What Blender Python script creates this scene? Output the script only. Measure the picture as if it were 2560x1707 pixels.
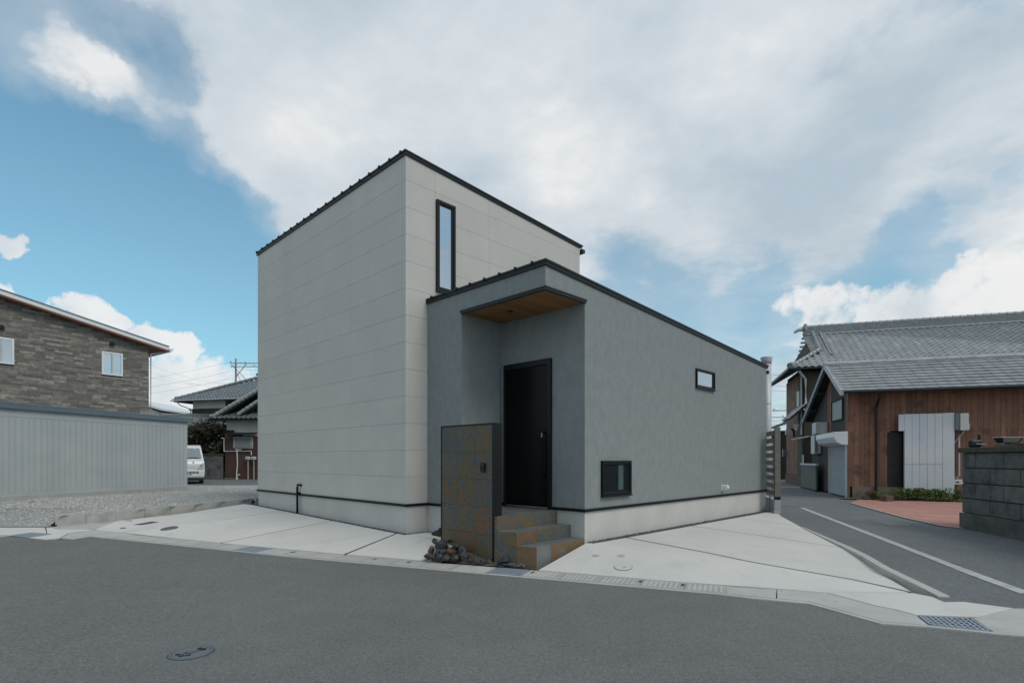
import bpy, bmesh, math, random
from mathutils import Vector
random.seed(7)
PI=math.pi
for o in list(bpy.data.objects): bpy.data.objects.remove(o)
sc=bpy.context.scene
COL=sc.collection
# ------------------------------------------------------------------ camera
F=1355.2; HY=1147.0; CH=1.5           # focal length in pixels, horizon row, eye height
cam_d=bpy.data.cameras.new('camera'); cam=bpy.data.objects.new('camera',cam_d); COL.objects.link(cam)
cam.location=(0,0,CH); cam.rotation_euler=(math.radians(90),0,0)
cam_d.sensor_width=36; cam_d.lens=36*F/2560; cam_d.shift_y=(HY-853.5)/2560
cam_d.clip_start=.05; cam_d.clip_end=2000
sc.camera=cam
sc.view_settings.view_transform='Standard'; sc.view_settings.look='None'
sc.view_settings.exposure=0; sc.view_settings.gamma=1; sc.view_settings.use_curve_mapping=False
# ------------------------------------------------------------------ sun
SUN_EL=math.radians(46); SUN_AZ=math.radians(130)      # azimuth clockwise from +Y
sd=bpy.data.lights.new('sun','SUN'); sd.energy=1.25; sd.angle=math.radians(28); sd.color=(1,.93,.84)
so=bpy.data.objects.new('sun',sd); COL.objects.link(so)
sv=Vector((math.sin(SUN_AZ)*math.cos(SUN_EL),math.cos(SUN_AZ)*math.cos(SUN_EL),math.sin(SUN_EL)))
so.rotation_euler=sv.to_track_quat('Z','Y').to_euler(); so.location=(20,-20,40)
# ------------------------------------------------------------------ sky
def build_world():
    w=bpy.data.worlds.new('World'); sc.world=w; w.use_nodes=True
    nt=w.node_tree; nt.nodes.clear(); N=nt.nodes.new; L=nt.links.new
    out=N('ShaderNodeOutputWorld'); bg=N('ShaderNodeBackground'); bg.inputs['Strength'].default_value=.1
    L(bg.outputs[0],out.inputs[0])
    sky=N('ShaderNodeTexSky'); sky.sky_type='NISHITA'; sky.sun_disc=False
    sky.sun_elevation=SUN_EL; sky.sun_rotation=SUN_AZ; sky.air_density=1.0; sky.dust_density=.6; sky.ozone_density=1.5
    tc=N('ShaderNodeTexCoord')
    def math_(op,a,b=None,c=None):
        n=N('ShaderNodeMath'); n.operation=op
        for i,x in enumerate((a,b,c)):
            if x is None: continue
            if isinstance(x,(int,float)): n.inputs[i].default_value=x
            else: L(x,n.inputs[i])
        return n.outputs[0]
    def vm(op,a,b=None,s=None):
        n=N('ShaderNodeVectorMath'); n.operation=op
        L(a,n.inputs[0])
        if b is not None:
            if isinstance(b,tuple): n.inputs[1].default_value=b
            else: L(b,n.inputs[1])
        if s is not None: n.inputs['Scale'].default_value=s
        return n
    def noise(vec,scale,detail=8,rough=.55,dist=0):
        n=N('ShaderNodeTexNoise'); n.inputs['Scale'].default_value=scale; n.inputs['Detail'].default_value=detail
        n.inputs['Roughness'].default_value=rough; n.inputs['Distortion'].default_value=dist; L(vec,n.inputs['Vector']); return n
    def mapr(x,a,b,c=0,d=1,smooth=True):
        n=N('ShaderNodeMapRange'); n.interpolation_type='SMOOTHSTEP' if smooth else 'LINEAR'
        L(x,n.inputs[0]); n.inputs[1].default_value=a; n.inputs[2].default_value=b
        n.inputs[3].default_value=c; n.inputs[4].default_value=d; return n.outputs[0]
    D=vm('NORMALIZE',tc.outputs['Generated']).outputs[0]
    sep=N('ShaderNodeSeparateXYZ'); L(D,sep.inputs[0]); dz=sep.outputs[2]
    # cloud-deck projection: stretches towards the horizon like a flat cloud layer
    den=math_('ADD',math_('MAXIMUM',dz,0.0),.16)
    inv=math_('DIVIDE',1.0,den)
    cb=N('ShaderNodeCombineXYZ'); L(math_('MULTIPLY',sep.outputs[0],inv),cb.inputs[0]); L(math_('MULTIPLY',sep.outputs[1],inv),cb.inputs[1]); cb.inputs[2].default_value=.7
    deck=cb.outputs[0]
    n_big=noise(deck,1.1,9,.55,.3).outputs['Fac']
    n_mid=noise(deck,3.2,10,.6,.2).outputs['Fac']
    warp=noise(D,5.5,7,.6,0)
    wv=vm('SCALE',vm('SUBTRACT',warp.outputs['Color'],(.5,.5,.5)).outputs[0],None,.16).outputs[0]
    DW=vm('NORMALIZE',vm('ADD',D,wv).outputs[0]).outputs[0]
    warp2=noise(D,16,6,.6,0)
    wv2=vm('SCALE',vm('SUBTRACT',warp2.outputs['Color'],(.5,.5,.5)).outputs[0],None,.085).outputs[0]
    DC=vm('NORMALIZE',vm('ADD',D,wv2).outputs[0]).outputs[0]
    def direc(px,py):
        v=Vector(((px*1.0884-1280)/F,1,(HY-py*1.0884)/F)); return v.normalized()
    def blob(vec,px,py,r_in,r_out,wgt):
        c=direc(px,py); d=vm('DOT_PRODUCT',vec,(c.x,c.y,c.z)).outputs['Value']
        return mapr(d,math.cos(math.radians(r_out)),math.cos(math.radians(r_in)),0,wgt)
    acc=math_('ADD',math_('MULTIPLY',math_('SUBTRACT',n_big,.5),1.7),math_('MULTIPLY',math_('SUBTRACT',n_mid,.5),2.0))
    acc=math_('ADD',acc,.60)
    for b in [(120,450,7,17,-1.3),(330,560,6,13,-1.2),(500,680,4,10,-1.0),(100,620,6,14,-1.0),(300,60,1,5,-.5),(390,110,1,4,-.3),(30,300,3,8,-.6),(230,20,1,3,-.3),
              (560,800,4,9,-.7),(240,620,5,12,-.8),(430,500,1,4,-.35),
              (40,70,1,5,.35),(110,160,.5,4.5,.6),(180,215,.5,4.5,.55),(260,250,.5,4.5,.55),(330,320,.5,3.5,.4),(300,220,.5,4,.5),(230,60,1,4,.25),(60,330,2,6,-.5),(190,360,2,6,-.5),
              (620,370,4,9,.45),(560,140,5,12,.45),(800,300,7,16,.35),(1150,200,10,24,.3),(1250,420,5,13,.3),(450,330,2,6,.3),
              (1480,690,2,8,-.4),(1640,710,2,8,-.45),(2190,570,2,8,-.4),(1950,600,2,6,-.3),(1800,720,2,7,-.45),(1380,640,1,4,-.25),(2080,610,2,6,-.4),
              (1700,480,5,12,.25),(2250,350,5,12,.2),(2300,470,2,5,.3),(1900,250,8,18,.2),(1900,530,2,5,.2)]:
        acc=math_('ADD',acc,blob(DW,*b))
    deckmask=math_('MAXIMUM',mapr(acc,-.25,.95),mapr(acc,-1.3,.5,0,.42))
    cacc=None
    for b in [(185,728,.8,2.4,1),(225,722,.5,1.7,1),(262,738,.4,1.6,1),(345,785,1,2.5,1),(395,790,.8,2.0,1),(420,815,.5,1.8,.9),(12,548,.4,1.3,1),(5,672,.5,1.6,.9),(490,905,1.5,4,.95),(390,890,1.5,4,.95),(560,880,.5,2.5,.8),
              (2230,655,.8,3.0,.95),(2320,650,1.0,3.0,1),(2350,700,1.5,3.5,1),(2200,710,1,3,.95),(2270,628,.2,1.8,.9),(2140,700,.4,2.4,.9),(2080,688,.3,2.4,.85),(2020,695,.3,2.4,.85),(1960,690,.3,2.4,.8),(1900,695,.3,2.4,.8),(1850,690,.2,2.0,.7),(1990,720,.6,2.6,.8),(1880,730,.4,2.6,.75),(1800,700,.2,2.0,.6)]:
        x=blob(DC,*b); cacc=x if cacc is None else math_('MAXIMUM',cacc,x)
    cum=mapr(math_('ADD',cacc,math_('MULTIPLY',math_('SUBTRACT',noise(D,24,8,.62).outputs['Fac'],.5),1.7)),.30,.86)
    # cloud brightness
    n_sh=noise(deck,1.4,5,.45,.4).outputs['Fac']
    n_fin=noise(deck,8.0,8,.6,.3).outputs['Fac']
    shade=math_('ADD',math_('ADD',mapr(n_sh,.28,.78),math_('MULTIPLY',math_('SUBTRACT',n_fin,.5),.6)),math_('MULTIPLY',math_('SUBTRACT',n_mid,.5),1.1))
    for b in [(1340,430,3,9,.4),(2250,420,3,9,.35),(650,330,4,10,.05),(140,170,3,8,.1),(300,230,3,7,.1),(1700,130,8,16,-.2),(800,150,8,18,-.2)]:
        shade=math_('ADD',shade,blob(DW,*b))
    def ramp(fac,stops):
        n=N('ShaderNodeValToRGB'); L(fac,n.inputs[0]); cr=n.color_ramp
        cr.elements[0].position=stops[0][0]; cr.elements[0].color=stops[0][1]+(1,)
        cr.elements[1].position=stops[-1][0]; cr.elements[1].color=stops[-1][1]+(1,)
        for p,c in stops[1:-1]:
            e=cr.elements.new(p); e.color=c+(1,)
        return n.outputs[0]
    ccol=ramp(shade,[(0,(.46,.555,.635)),(.45,(.585,.655,.715)),(.8,(.70,.745,.78)),(1,(.81,.825,.835))])
    cumcol=ramp(noise(D,11,6,.5).outputs['Fac'],[(.3,(.66,.70,.74)),(.55,(.90,.885,.875))])
    def scale10(c):
        n=N('ShaderNodeMix'); n.data_type='RGBA'; n.blend_type='MULTIPLY'; n.inputs[0].default_value=1
        L(c,n.inputs['A']); n.inputs['B'].default_value=(10,10,10,1); n.clamp_result=False; return n.outputs['Result']
    def mix(f,a,b):
        n=N('ShaderNodeMix'); n.data_type='RGBA'; L(f,n.inputs[0]); L(a,n.inputs['A']); L(b,n.inputs['B']); return n.outputs['Result']
    tint=N('ShaderNodeMix'); tint.data_type='RGBA'; tint.blend_type='MULTIPLY'; tint.inputs[0].default_value=1
    L(sky.outputs[0],tint.inputs['A']); tint.inputs['B'].default_value=(.85,1.50,1.42,1); tint.clamp_result=False
    # thin milky veil that thickens towards the horizon
    veil=mapr(dz,0.0,.6,.55,.08,False)
    vc=N('ShaderNodeRGB'); vc.outputs[0].default_value=(3.9,5.3,6.4,1)
    clear=mix(veil,tint.outputs['Result'],vc.outputs[0])
    c1=mix(deckmask,clear,scale10(ccol))
    c2=mix(math_('MULTIPLY',cum,.88),c1,scale10(cumcol))
    L(c2,bg.inputs['Color'])
build_world()
# ------------------------------------------------------------------ helpers
def P(px,py,Y): return Vector(((px-1280)/F*Y,Y,CH+(HY-py)/F*Y))
def G(px,py,z=0.0):
    Y=(CH-z)*F/(py-HY); return Vector(((px-1280)/F*Y,Y,z))
def hit(p,d,px):
    k=(px-1280)/F; return (k*p[1]-p[0])/(d[0]-k*d[1])
class Fr:
    def __init__(s,o,u,v=None):
        l=math.hypot(*u); s.o=o; s.u=(u[0]/l,u[1]/l); s.v=v if v else (-s.u[1],s.u[0])
    def p(s,a,b,z): return Vector((s.o[0]+a*s.u[0]+b*s.v[0],s.o[1]+a*s.u[1]+b*s.v[1],z))
WF=Fr((0,0),(1,0))
class MB:
    def __init__(s): s.v=[]; s.f=[]
    def poly(s,pts):
        n=len(s.v); s.v+= [tuple(p) for p in pts]; s.f.append(tuple(range(n,n+len(pts)))); return s
    def b8(s,p):
        n=len(s.v); s.v+=[tuple(q) for q in p]
        s.f+=[(n,n+3,n+2,n+1),(n+4,n+5,n+6,n+7),(n,n+1,n+5,n+4),(n+1,n+2,n+6,n+5),(n+2,n+3,n+7,n+6),(n+3,n,n+4,n+7)]; return s
    def box(s,fr,a0,a1,b0,b1,z0,z1):
        return s.b8([fr.p(a0,b0,z0),fr.p(a1,b0,z0),fr.p(a1,b1,z0),fr.p(a0,b1,z0),fr.p(a0,b0,z1),fr.p(a1,b0,z1),fr.p(a1,b1,z1),fr.p(a0,b1,z1)])
    def sbox(s,fr,a0,a1,b0,b1,zb,zt):      # bottom/top heights as functions of a
        return s.b8([fr.p(a0,b0,zb(a0)),fr.p(a1,b0,zb(a1)),fr.p(a1,b1,zb(a1)),fr.p(a0,b1,zb(a0)),fr.p(a0,b0,zt(a0)),fr.p(a1,b0,zt(a1)),fr.p(a1,b1,zt(a1)),fr.p(a0,b1,zt(a0))])
    def prism(s,top,d):
        n=len(s.v); k=len(top); s.v+=[tuple(p) for p in top]+[(p[0],p[1],p[2]-d) for p in top]
        s.f.append(tuple(range(n,n+k))); s.f.append(tuple(range(n+2*k-1,n+k-1,-1)))
        for i in range(k): j=(i+1)%k; s.f.append((n+i,n+k+i,n+k+j,n+j))
        return s
    def ext(s,pts,d):                        # polygon swept by vector d
        n=len(s.v); k=len(pts); s.v+=[tuple(p) for p in pts]+[tuple(Vector(p)+Vector(d)) for p in pts]
        s.f.append(tuple(range(n,n+k))); s.f.append(tuple(range(n+2*k-1,n+k-1,-1)))
        for i in range(k): j=(i+1)%k; s.f.append((n+i,n+k+i,n+k+j,n+j))
        return s
    def tube(s,pts,r,n=8,r2=None,caps=True):
        pts=[Vector(p) for p in pts]; rings=[]
        for i,p in enumerate(pts):
            if i==0: t=pts[1]-pts[0]
            elif i==len(pts)-1: t=pts[-1]-pts[-2]
            else: t=(pts[i+1]-pts[i]).normalized()+(pts[i]-pts[i-1]).normalized()
            t.normalize(); a=Vector((0,0,1)) if abs(t.z)<.9 else Vector((1,0,0))
            x=t.cross(a).normalized(); y=t.cross(x).normalized()
            rr=r if r2 is None else r+(r2-r)*i/(len(pts)-1)
            b=len(s.v)
            for k in range(n): s.v.append(tuple(p+x*rr*math.cos(2*PI*k/n)+y*rr*math.sin(2*PI*k/n)))
            rings.append(b)
        for a,b in zip(rings,rings[1:]):
            for k in range(n): s.f.append((a+k,a+(k+1)%n,b+(k+1)%n,b+k))
        if caps:
            s.f.append(tuple(rings[0]+k for k in range(n))); s.f.append(tuple(rings[-1]+k for k in reversed(range(n))))
        return s
    def lathe(s,c,prof,n=24):                # prof: (radius,z) list about a vertical axis
        rings=[]
        for r,z in prof:
            b=len(s.v)
            for k in range(n): s.v.append((c[0]+r*math.cos(2*PI*k/n),c[1]+r*math.sin(2*PI*k/n),z))
            rings.append(b)
        for a,b in zip(rings,rings[1:]):
            for k in range(n): s.f.append((a+k,a+(k+1)%n,b+(k+1)%n,b+k))
        s.f.append(tuple(rings[0]+k for k in reversed(range(n)))); s.f.append(tuple(rings[-1]+k for k in range(n)))
        return s
    def mesh(s,name,off=(0,0,0),recalc=True,smooth=False):
        me=bpy.data.meshes.new(name); me.from_pydata([(a-off[0],b-off[1],c-off[2]) for a,b,c in s.v],[],s.f)
        if recalc:
            bm=bmesh.new(); bm.from_mesh(me); bmesh.ops.recalc_face_normals(bm,faces=bm.faces); bm.to_mesh(me); bm.free()
        if smooth:
            for p in me.polygons: p.use_smooth=True
        me.update(); return me
    def build(s,name,mat,parent=None,bevel=0,smooth=False,recalc=True,**kw):
        off=(0,0,0)
        if parent is not None: off=root_loc(parent)
        elif kw.get('base'): off=kw['base']
        me=s.mesh(name,off,recalc,smooth); o=bpy.data.objects.new(name,me); COL.objects.link(o)
        if mat: me.materials.append(mat)
        if parent is not None: o.parent=parent
        elif kw.get('base'): o.location=off
        if bevel:
            b=o.modifiers.new('bevel','BEVEL'); b.width=bevel; b.segments=2; b.limit_method='ANGLE'; b.angle_limit=math.radians(40)
        for k in ('label','category','group','kind'):
            if kw.get(k): o[k]=kw[k]
        return o
def root_loc(o):
    while o.parent is not None: o=o.parent
    return tuple(o.location)
def thing(name,label,cat,loc,group=None):
    o=bpy.data.objects.new(name,None); COL.objects.link(o); o.location=loc; o.empty_display_size=.2
    o['label']=label; o['category']=cat
    if group: o['group']=group
    return o
def inst(name,me,parent,mat4):               # an object sharing mesh data, placed by a world matrix
    o=bpy.data.objects.new(name,me); COL.objects.link(o); o.parent=parent
    if parent is not None:
        l=root_loc(parent); mat4=mat4.copy(); mat4.translation=mat4.translation-Vector(l)
    o.matrix_local=mat4; return o
def struct(o): o['kind']='structure'; return o
# ------------------------------------------------------------------ materials
def mat(name,c1,c2=None,scale=3,detail=6,rough=.7,bump=0,bscale=60,bdist=.01,metal=0,spec=.5,stretch=(1,1,1),orand=0,colors=None,src='object',c3=None,s3=1,thr=(.45,.7),fine=0,fscale=200,coat=0,lo=.35,hi=.65,rvar=0):
    m=bpy.data.materials.new(name); m.use_nodes=True; nt=m.node_tree; N=nt.nodes.new; L=nt.links.new
    bs=nt.nodes['Principled BSDF']; bs.inputs['Roughness'].default_value=rough; bs.inputs['Metallic'].default_value=metal
    bs.inputs['Specular IOR Level'].default_value=spec; bs.inputs['Coat Weight'].default_value=coat
    geo=N('ShaderNodeNewGeometry'); mp=N('ShaderNodeMapping'); L(geo.outputs['Position'],mp.inputs[0]); mp.inputs['Scale'].default_value=stretch
    def nz(s,d=6,vec=None,r=.55):
        n=N('ShaderNodeTexNoise'); n.inputs['Scale'].default_value=s; n.inputs['Detail'].default_value=d; n.inputs['Roughness'].default_value=r
        L(vec or mp.outputs[0],n.inputs['Vector']); return n.outputs['Fac']
    def mr(x,a,b,c=0,d=1):
        n=N('ShaderNodeMapRange'); L(x,n.inputs[0])
        for i,v in enumerate((a,b,c,d)): n.inputs[i+1].default_value=v
        return n.outputs[0]
    def mx(f,a,b,bt='MIX'):
        n=N('ShaderNodeMix'); n.data_type='RGBA'; n.blend_type=bt
        if isinstance(f,float): n.inputs[0].default_value=f
        else: L(f,n.inputs[0])
        for k,x in (('A',a),('B',b)):
            if isinstance(x,tuple): n.inputs[k].default_value=x+(1,)
            else: L(x,n.inputs[k])
        return n.outputs['Result']
    col=None
    if colors:
        rnd=N('ShaderNodeObjectInfo').outputs['Random'] if src=='object' else geo.outputs['Random Per Island']
        cr=N('ShaderNodeValToRGB'); L(rnd,cr.inputs[0]); e=cr.color_ramp; e.interpolation='LINEAR'
        k=len(colors); e.elements[0].color=colors[0]+(1,); e.elements[1].color=colors[-1]+(1,)
        for i in range(1,k-1): x=e.elements.new(i/(k-1)); x.color=colors[i]+(1,)
        col=cr.outputs[0]
        if c2: col=mx(mr(nz(scale,detail),lo,hi),col,mx(.5,col,c2))
    elif c2: col=mx(mr(nz(scale,detail),lo,hi),c1,c2)
    else: col=c1
    if c3: col=mx(mr(nz(s3,7,geo.outputs['Position'],.6),thr[0],thr[1]),col,c3)
    if fine:
        f=mr(nz(fscale,3,geo.outputs['Position'],.7),.3,.7,1-fine,1+fine)
        col=mx(1.0,col if not isinstance(col,tuple) else col,(1.0,1.0,1.0)) if False else col
        n=N('ShaderNodeMix'); n.data_type='RGBA'; n.blend_type='MULTIPLY'; n.inputs[0].default_value=1
        if isinstance(col,tuple): n.inputs['A'].default_value=col+(1,)
        else: L(col,n.inputs['A'])
        cc=N('ShaderNodeCombineColor'); [L(f,cc.inputs[i]) for i in range(3)]; L(cc.outputs[0],n.inputs['B']); col=n.outputs['Result']
    if orand:
        oi=N('ShaderNodeObjectInfo'); f=mr(oi.outputs['Random'],0,1,1-orand,1+orand)
        n=N('ShaderNodeMix'); n.data_type='RGBA'; n.blend_type='MULTIPLY'; n.inputs[0].default_value=1
        if isinstance(col,tuple): n.inputs['A'].default_value=col+(1,)
        else: L(col,n.inputs['A'])
        cc=N('ShaderNodeCombineColor'); [L(f,cc.inputs[i]) for i in range(3)]; L(cc.outputs[0],n.inputs['B']); col=n.outputs['Result']
    if isinstance(col,tuple): bs.inputs['Base Color'].default_value=col+(1,)
    else: L(col,bs.inputs['Base Color'])
    if rvar: L(mr(nz(scale*1.7,5),.3,.7,rough-rvar,rough+rvar),bs.inputs['Roughness'])
    if bump:
        b=N('ShaderNodeBump'); b.inputs['Strength'].default_value=bump; b.inputs['Distance'].default_value=bdist
        L(nz(bscale,5,geo.outputs['Position'],.6),b.inputs['Height']); L(b.outputs[0],bs.inputs['Normal'])
    return m
M={}
M['siding']=mat('siding',(.505,.49,.46),(.54,.523,.488),scale=1.1,detail=8,rough=.62,bump=.12,bscale=160,bdist=.003,orand=.022,fine=.05,fscale=60,c3=(.56,.54,.50),s3=1.4,thr=(.5,.74))
M['joint']=mat('joint',(.27,.27,.26),rough=.8)
M['stucco']=mat('stucco',(.222,.246,.249),(.258,.279,.280),scale=9,detail=10,rough=.9,bump=.6,bscale=75,bdist=.010,stretch=(1,1,.6),fine=.12,fscale=48,lo=.28,hi=.62,spec=.25)
M['mortar']=mat('mortar',(.50,.49,.465),(.56,.545,.515),scale=2,rough=.85,bump=.2,bscale=120,bdist=.004,fine=.05,fscale=90)
M['black']=mat('black_metal',(.006,.008,.009),(.009,.011,.013),scale=6,rough=.42,spec=.28)
M['black2']=mat('dark_steel',(.016,.023,.027),rough=.45,spec=.35)
M['door']=mat('door_black',(.003,.004,.0045),rough=.26,spec=.16,bump=.03,bscale=20)
M['steel']=mat('steel',(.5,.51,.52),rough=.3,metal=.9)
M['slate']=mat('rusty_slate',(.1,.1,.1),(.17,.085,.035),scale=9,stretch=(1,1,.55),detail=9,rough=.62,bump=.5,bscale=22,bdist=.006,
   colors=[(.09,.105,.105),(.125,.10,.048),(.08,.092,.09),(.165,.09,.048),(.11,.092,.052),(.085,.098,.098),(.135,.10,.042),(.10,.09,.058)],c3=(.085,.095,.097),s3=7,thr=(.52,.57),fine=.32,fscale=38,lo=.47,hi=.66,rvar=.12)
M['slate_rust']=mat('rust_stained_slate',(.1,.1,.1),(.10,.095,.06),scale=11,detail=9,rough=.65,bump=.5,bscale=22,bdist=.006,colors=[(.20,.10,.045),(.15,.11,.045),(.24,.11,.05),(.13,.09,.045)],c3=(.13,.14,.14),s3=7,thr=(.53,.60),fine=.25,fscale=38,lo=.42,hi=.60)
M['slate_grey']=mat('grey_slate',(.16,.17,.165),(.11,.125,.13),scale=4,rough=.55,bump=.3,bscale=30,bdist=.004,fine=.1,fscale=60,orand=.12)
M['cedar']=mat('cedar',(.1,.1,.1),(.25,.115,.035),scale=3,detail=8,rough=.55,stretch=(1,1,1),colors=[(.26,.125,.04),(.32,.16,.055),(.22,.10,.033),(.29,.14,.045),(.35,.175,.06)],bump=.1,bscale=50,fine=.1,fscale=30)
M['slab']=mat('concrete_slab',(.585,.565,.53),(.64,.615,.575),scale=.9,detail=9,rough=.82,bump=.18,bscale=90,bdist=.003,orand=.015,c3=(.515,.50,.475),s3=2.6,thr=(.54,.80),fine=.05,fscale=120)
M['gutter']=mat('gutter_concrete',(.43,.42,.395),(.49,.48,.45),scale=2.2,detail=9,rough=.85,bump=.3,bscale=130,bdist=.003,orand=.05,c3=(.35,.34,.32),s3=5,thr=(.55,.8),fine=.1,fscale=160)
M['jointbed']=mat('joint_mortar',(.035,.034,.032),(.025,.025,.024),scale=6,rough=.95)
M['kerb']=mat('kerb_concrete',(.36,.36,.34),(.44,.43,.41),scale=2.5,detail=9,rough=.88,bump=.3,bscale=120,bdist=.004,orand=.04,c3=(.27,.26,.235),s3=3,thr=(.55,.8),fine=.08,fscale=120)
M['gutter_d']=mat('lid_concrete',(.36,.355,.335),(.42,.41,.39),scale=4,detail=9,rough=.88,bump=.3,bscale=130,bdist=.003,orand=.06,fine=.1,fscale=160)
M['gutter_l']=mat('pale_lid_ribs',(.47,.46,.43),(.53,.52,.49),scale=4,detail=9,rough=.85,orand=.05)  # raised ribs, coloured paler than the lid between them
M['galv']=mat('galvanised',(.30,.355,.40),(.38,.43,.47),scale=9,rough=.5,metal=.25)
M['pit']=mat('pit_dark',(.05,.065,.08),rough=.9)
M['iron']=mat('cast_iron',(.085,.10,.11),(.12,.13,.135),scale=30,rough=.5,metal=.3)
M['iron_rust']=mat('cast_iron_rust',(.10,.085,.06),(.13,.12,.11),scale=30,rough=.7)
M['white']=mat('white_paint',(.74,.75,.75),(.70,.71,.72),scale=2,rough=.45)
M['whiteline']=mat('road_line',(.50,.50,.47),(.36,.36,.34),scale=8,detail=9,rough=.8,fine=.15,fscale=150)
M['shed']=mat('shed_metal',(.385,.42,.425),(.43,.455,.455),scale=1.2,rough=.5,spec=.4,orand=.02)
M['shedroof']=mat('shed_roof',(.11,.15,.185),(.13,.17,.20),scale=1.2,rough=.45)
M['stoneclad']=mat('stone_cladding',(.1,.1,.1),(.10,.10,.09),scale=8,rough=.85,src='island',colors=[(.13,.122,.105),(.24,.222,.192),(.155,.147,.128),(.34,.315,.275),(.14,.132,.117),(.20,.187,.163),(.38,.35,.305),(.175,.165,.144)],bump=.4,bscale=40)
M['soffit']=mat('brown_soffit',(.28,.12,.075),rough=.6)
M['tile']=mat('roof_tile',(.1,.1,.1),(.20,.215,.22),scale=3,rough=.42,src='object',colors=[(.33,.345,.35),(.40,.41,.405),(.36,.375,.38),(.43,.435,.43)],spec=.5)
M['tile_i']=mat('roof_tile_mass',(.1,.1,.1),(.17,.19,.20),scale=3,rough=.45,src='island',colors=[(.22,.24,.25),(.29,.30,.30),(.25,.27,.28),(.32,.33,.325)])
M['tile_dark']=mat('dark_roof_tile',(.1,.1,.1),(.10,.12,.13),scale=3,rough=.4,src='island',colors=[(.11,.135,.15),(.16,.185,.195),(.13,.155,.17),(.20,.215,.22)])
M['ridge']=mat('ridge_tile',(.17,.19,.20),(.25,.26,.26),scale=7,rough=.5)
M['brown']=mat('rusty_boards',(.1,.1,.1),(.10,.055,.035),scale=1.8,detail=8,rough=.75,stretch=(3,3,.5),src='object',colors=[(.27,.13,.078),(.20,.10,.062),(.32,.155,.09),(.235,.12,.078),(.15,.08,.054)],c3=(.085,.05,.036),s3=2.3,thr=(.53,.70),fine=.22,fscale=24)
M['darkboard']=mat('dark_boards',(.1,.1,.1),(.03,.03,.03),scale=2,rough=.85,stretch=(3,3,.5),src='object',colors=[(.045,.047,.045),(.065,.06,.05),(.05,.05,.05),(.085,.06,.045)],c3=(.11,.06,.035),s3=1.0,thr=(.58,.75))
M['olive']=mat('olive_boards',(.1,.1,.1),(.05,.045,.035),scale=2,rough=.85,stretch=(3,3,.5),src='object',colors=[(.09,.085,.065),(.12,.095,.06),(.075,.075,.062)])
M['blackwood']=mat('black_wood',(.018,.018,.018),(.03,.028,.025),scale=4,rough=.85)
M['plaster']=mat('white_plaster',(.64,.63,.60),(.56,.55,.52),scale=1.4,rough=.9)
M['redbrown']=mat('red_brown_wall',(.085,.045,.035),(.06,.038,.032),scale=1.5,rough=.8,orand=.2)
M['block']=mat('stone_block',(.1,.1,.1),(.06,.07,.07),scale=5,detail=8,rough=.9,bump=.8,bscale=35,bdist=.012,src='object',colors=[(.12,.13,.132),(.165,.165,.155),(.14,.145,.14),(.115,.125,.128)],c3=(.045,.055,.06),s3=3.2,thr=(.48,.68),fine=.3,fscale=45)
M['blockbase']=mat('stained_concrete',(.13,.135,.125),(.07,.075,.075),scale=2.4,detail=9,rough=.9,bump=.4,bscale=60,fine=.12,fscale=80)
M['mosscap']=mat('mossy_cap',(.085,.075,.05),(.05,.05,.045),scale=9,detail=9,rough=.95,bump=.6,bscale=60)
M['pink']=mat('pink_paving',(.46,.225,.175),(.40,.205,.165),scale=2.5,detail=8,rough=.85,c3=(.50,.33,.28),s3=1.6,thr=(.55,.75),fine=.06,fscale=60)
M['corr']=mat('corrugated_white',(.50,.545,.575),(.57,.59,.60),scale=1.5,rough=.5,orand=.03,c3=(.47,.54,.59),s3=.9,thr=(.5,.7))
M['shutter']=mat('shutter_metal',(.52,.57,.60),(.58,.61,.62),scale=2,rough=.4)
M['ac']=mat('appliance_white',(.55,.56,.54),(.48,.49,.47),scale=3,rough=.5)
M['pvc']=mat('grey_pipe',(.42,.45,.47),rough=.5)
M['tyre']=mat('rubber',(.015,.015,.016),rough=.8)
M['vanwhite']=mat('van_paint',(.70,.71,.72),rough=.28,coat=.4)
M['lens']=mat('headlight_lens',(.55,.58,.60),rough=.15,spec=.8)
M['wood']=mat('weathered_wood',(.1,.1,.1),(.12,.12,.105),scale=4,detail=8,rough=.85,src='object',colors=[(.20,.19,.155),(.27,.25,.21),(.16,.155,.135),(.22,.19,.145)],stretch=(1,1,3),fine=.12,fscale=40)
M['cblock']=mat('concrete_block',(.40,.42,.43),(.34,.355,.36),scale=4,rough=.9,bump=.3,bscale=80,orand=.04)
M['pole']=mat('pole_concrete',(.36,.31,.27),(.30,.27,.25),scale=2,rough=.85)
M['flue']=mat('flue_metal',(.52,.53,.53),(.44,.46,.47),scale=5,rough=.5,metal=.2)
M['wire']=mat('cable',(.05,.06,.07),rough=.6)
M['bark']=mat('bark',(.055,.045,.035),(.09,.075,.06),scale=12,rough=.9,bump=.5,bscale=30)
M['leaf_dark']=mat('dark_leaf',(.1,.1,.1),src='island',colors=[(.018,.028,.018),(.035,.048,.028),(.025,.035,.022),(.05,.06,.035)],rough=.5)
M['leaf_rust']=mat('rust_leaf',(.1,.1,.1),src='island',colors=[(.10,.055,.02),(.14,.08,.03),(.07,.045,.02)],rough=.6)
M['leaf_green']=mat('green_leaf',(.1,.1,.1),src='island',colors=[(.06,.10,.025),(.10,.16,.03),(.13,.20,.035),(.05,.07,.02)],rough=.6)
M['fruit']=mat('orange_fruit',(.45,.13,.03),rough=.4)
M['rock']=mat('quarry_rock',(.1,.1,.1),(.03,.035,.04),scale=9,detail=8,rough=.55,src='object',colors=[(.018,.024,.03),(.055,.06,.065),(.03,.03,.03),(.06,.045,.034),(.022,.027,.032)],c3=(.26,.27,.28),s3=16,thr=(.60,.68),bump=.7,bscale=35,bdist=.01)  # pale flecks paint glossy highlights into the rock colour
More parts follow.
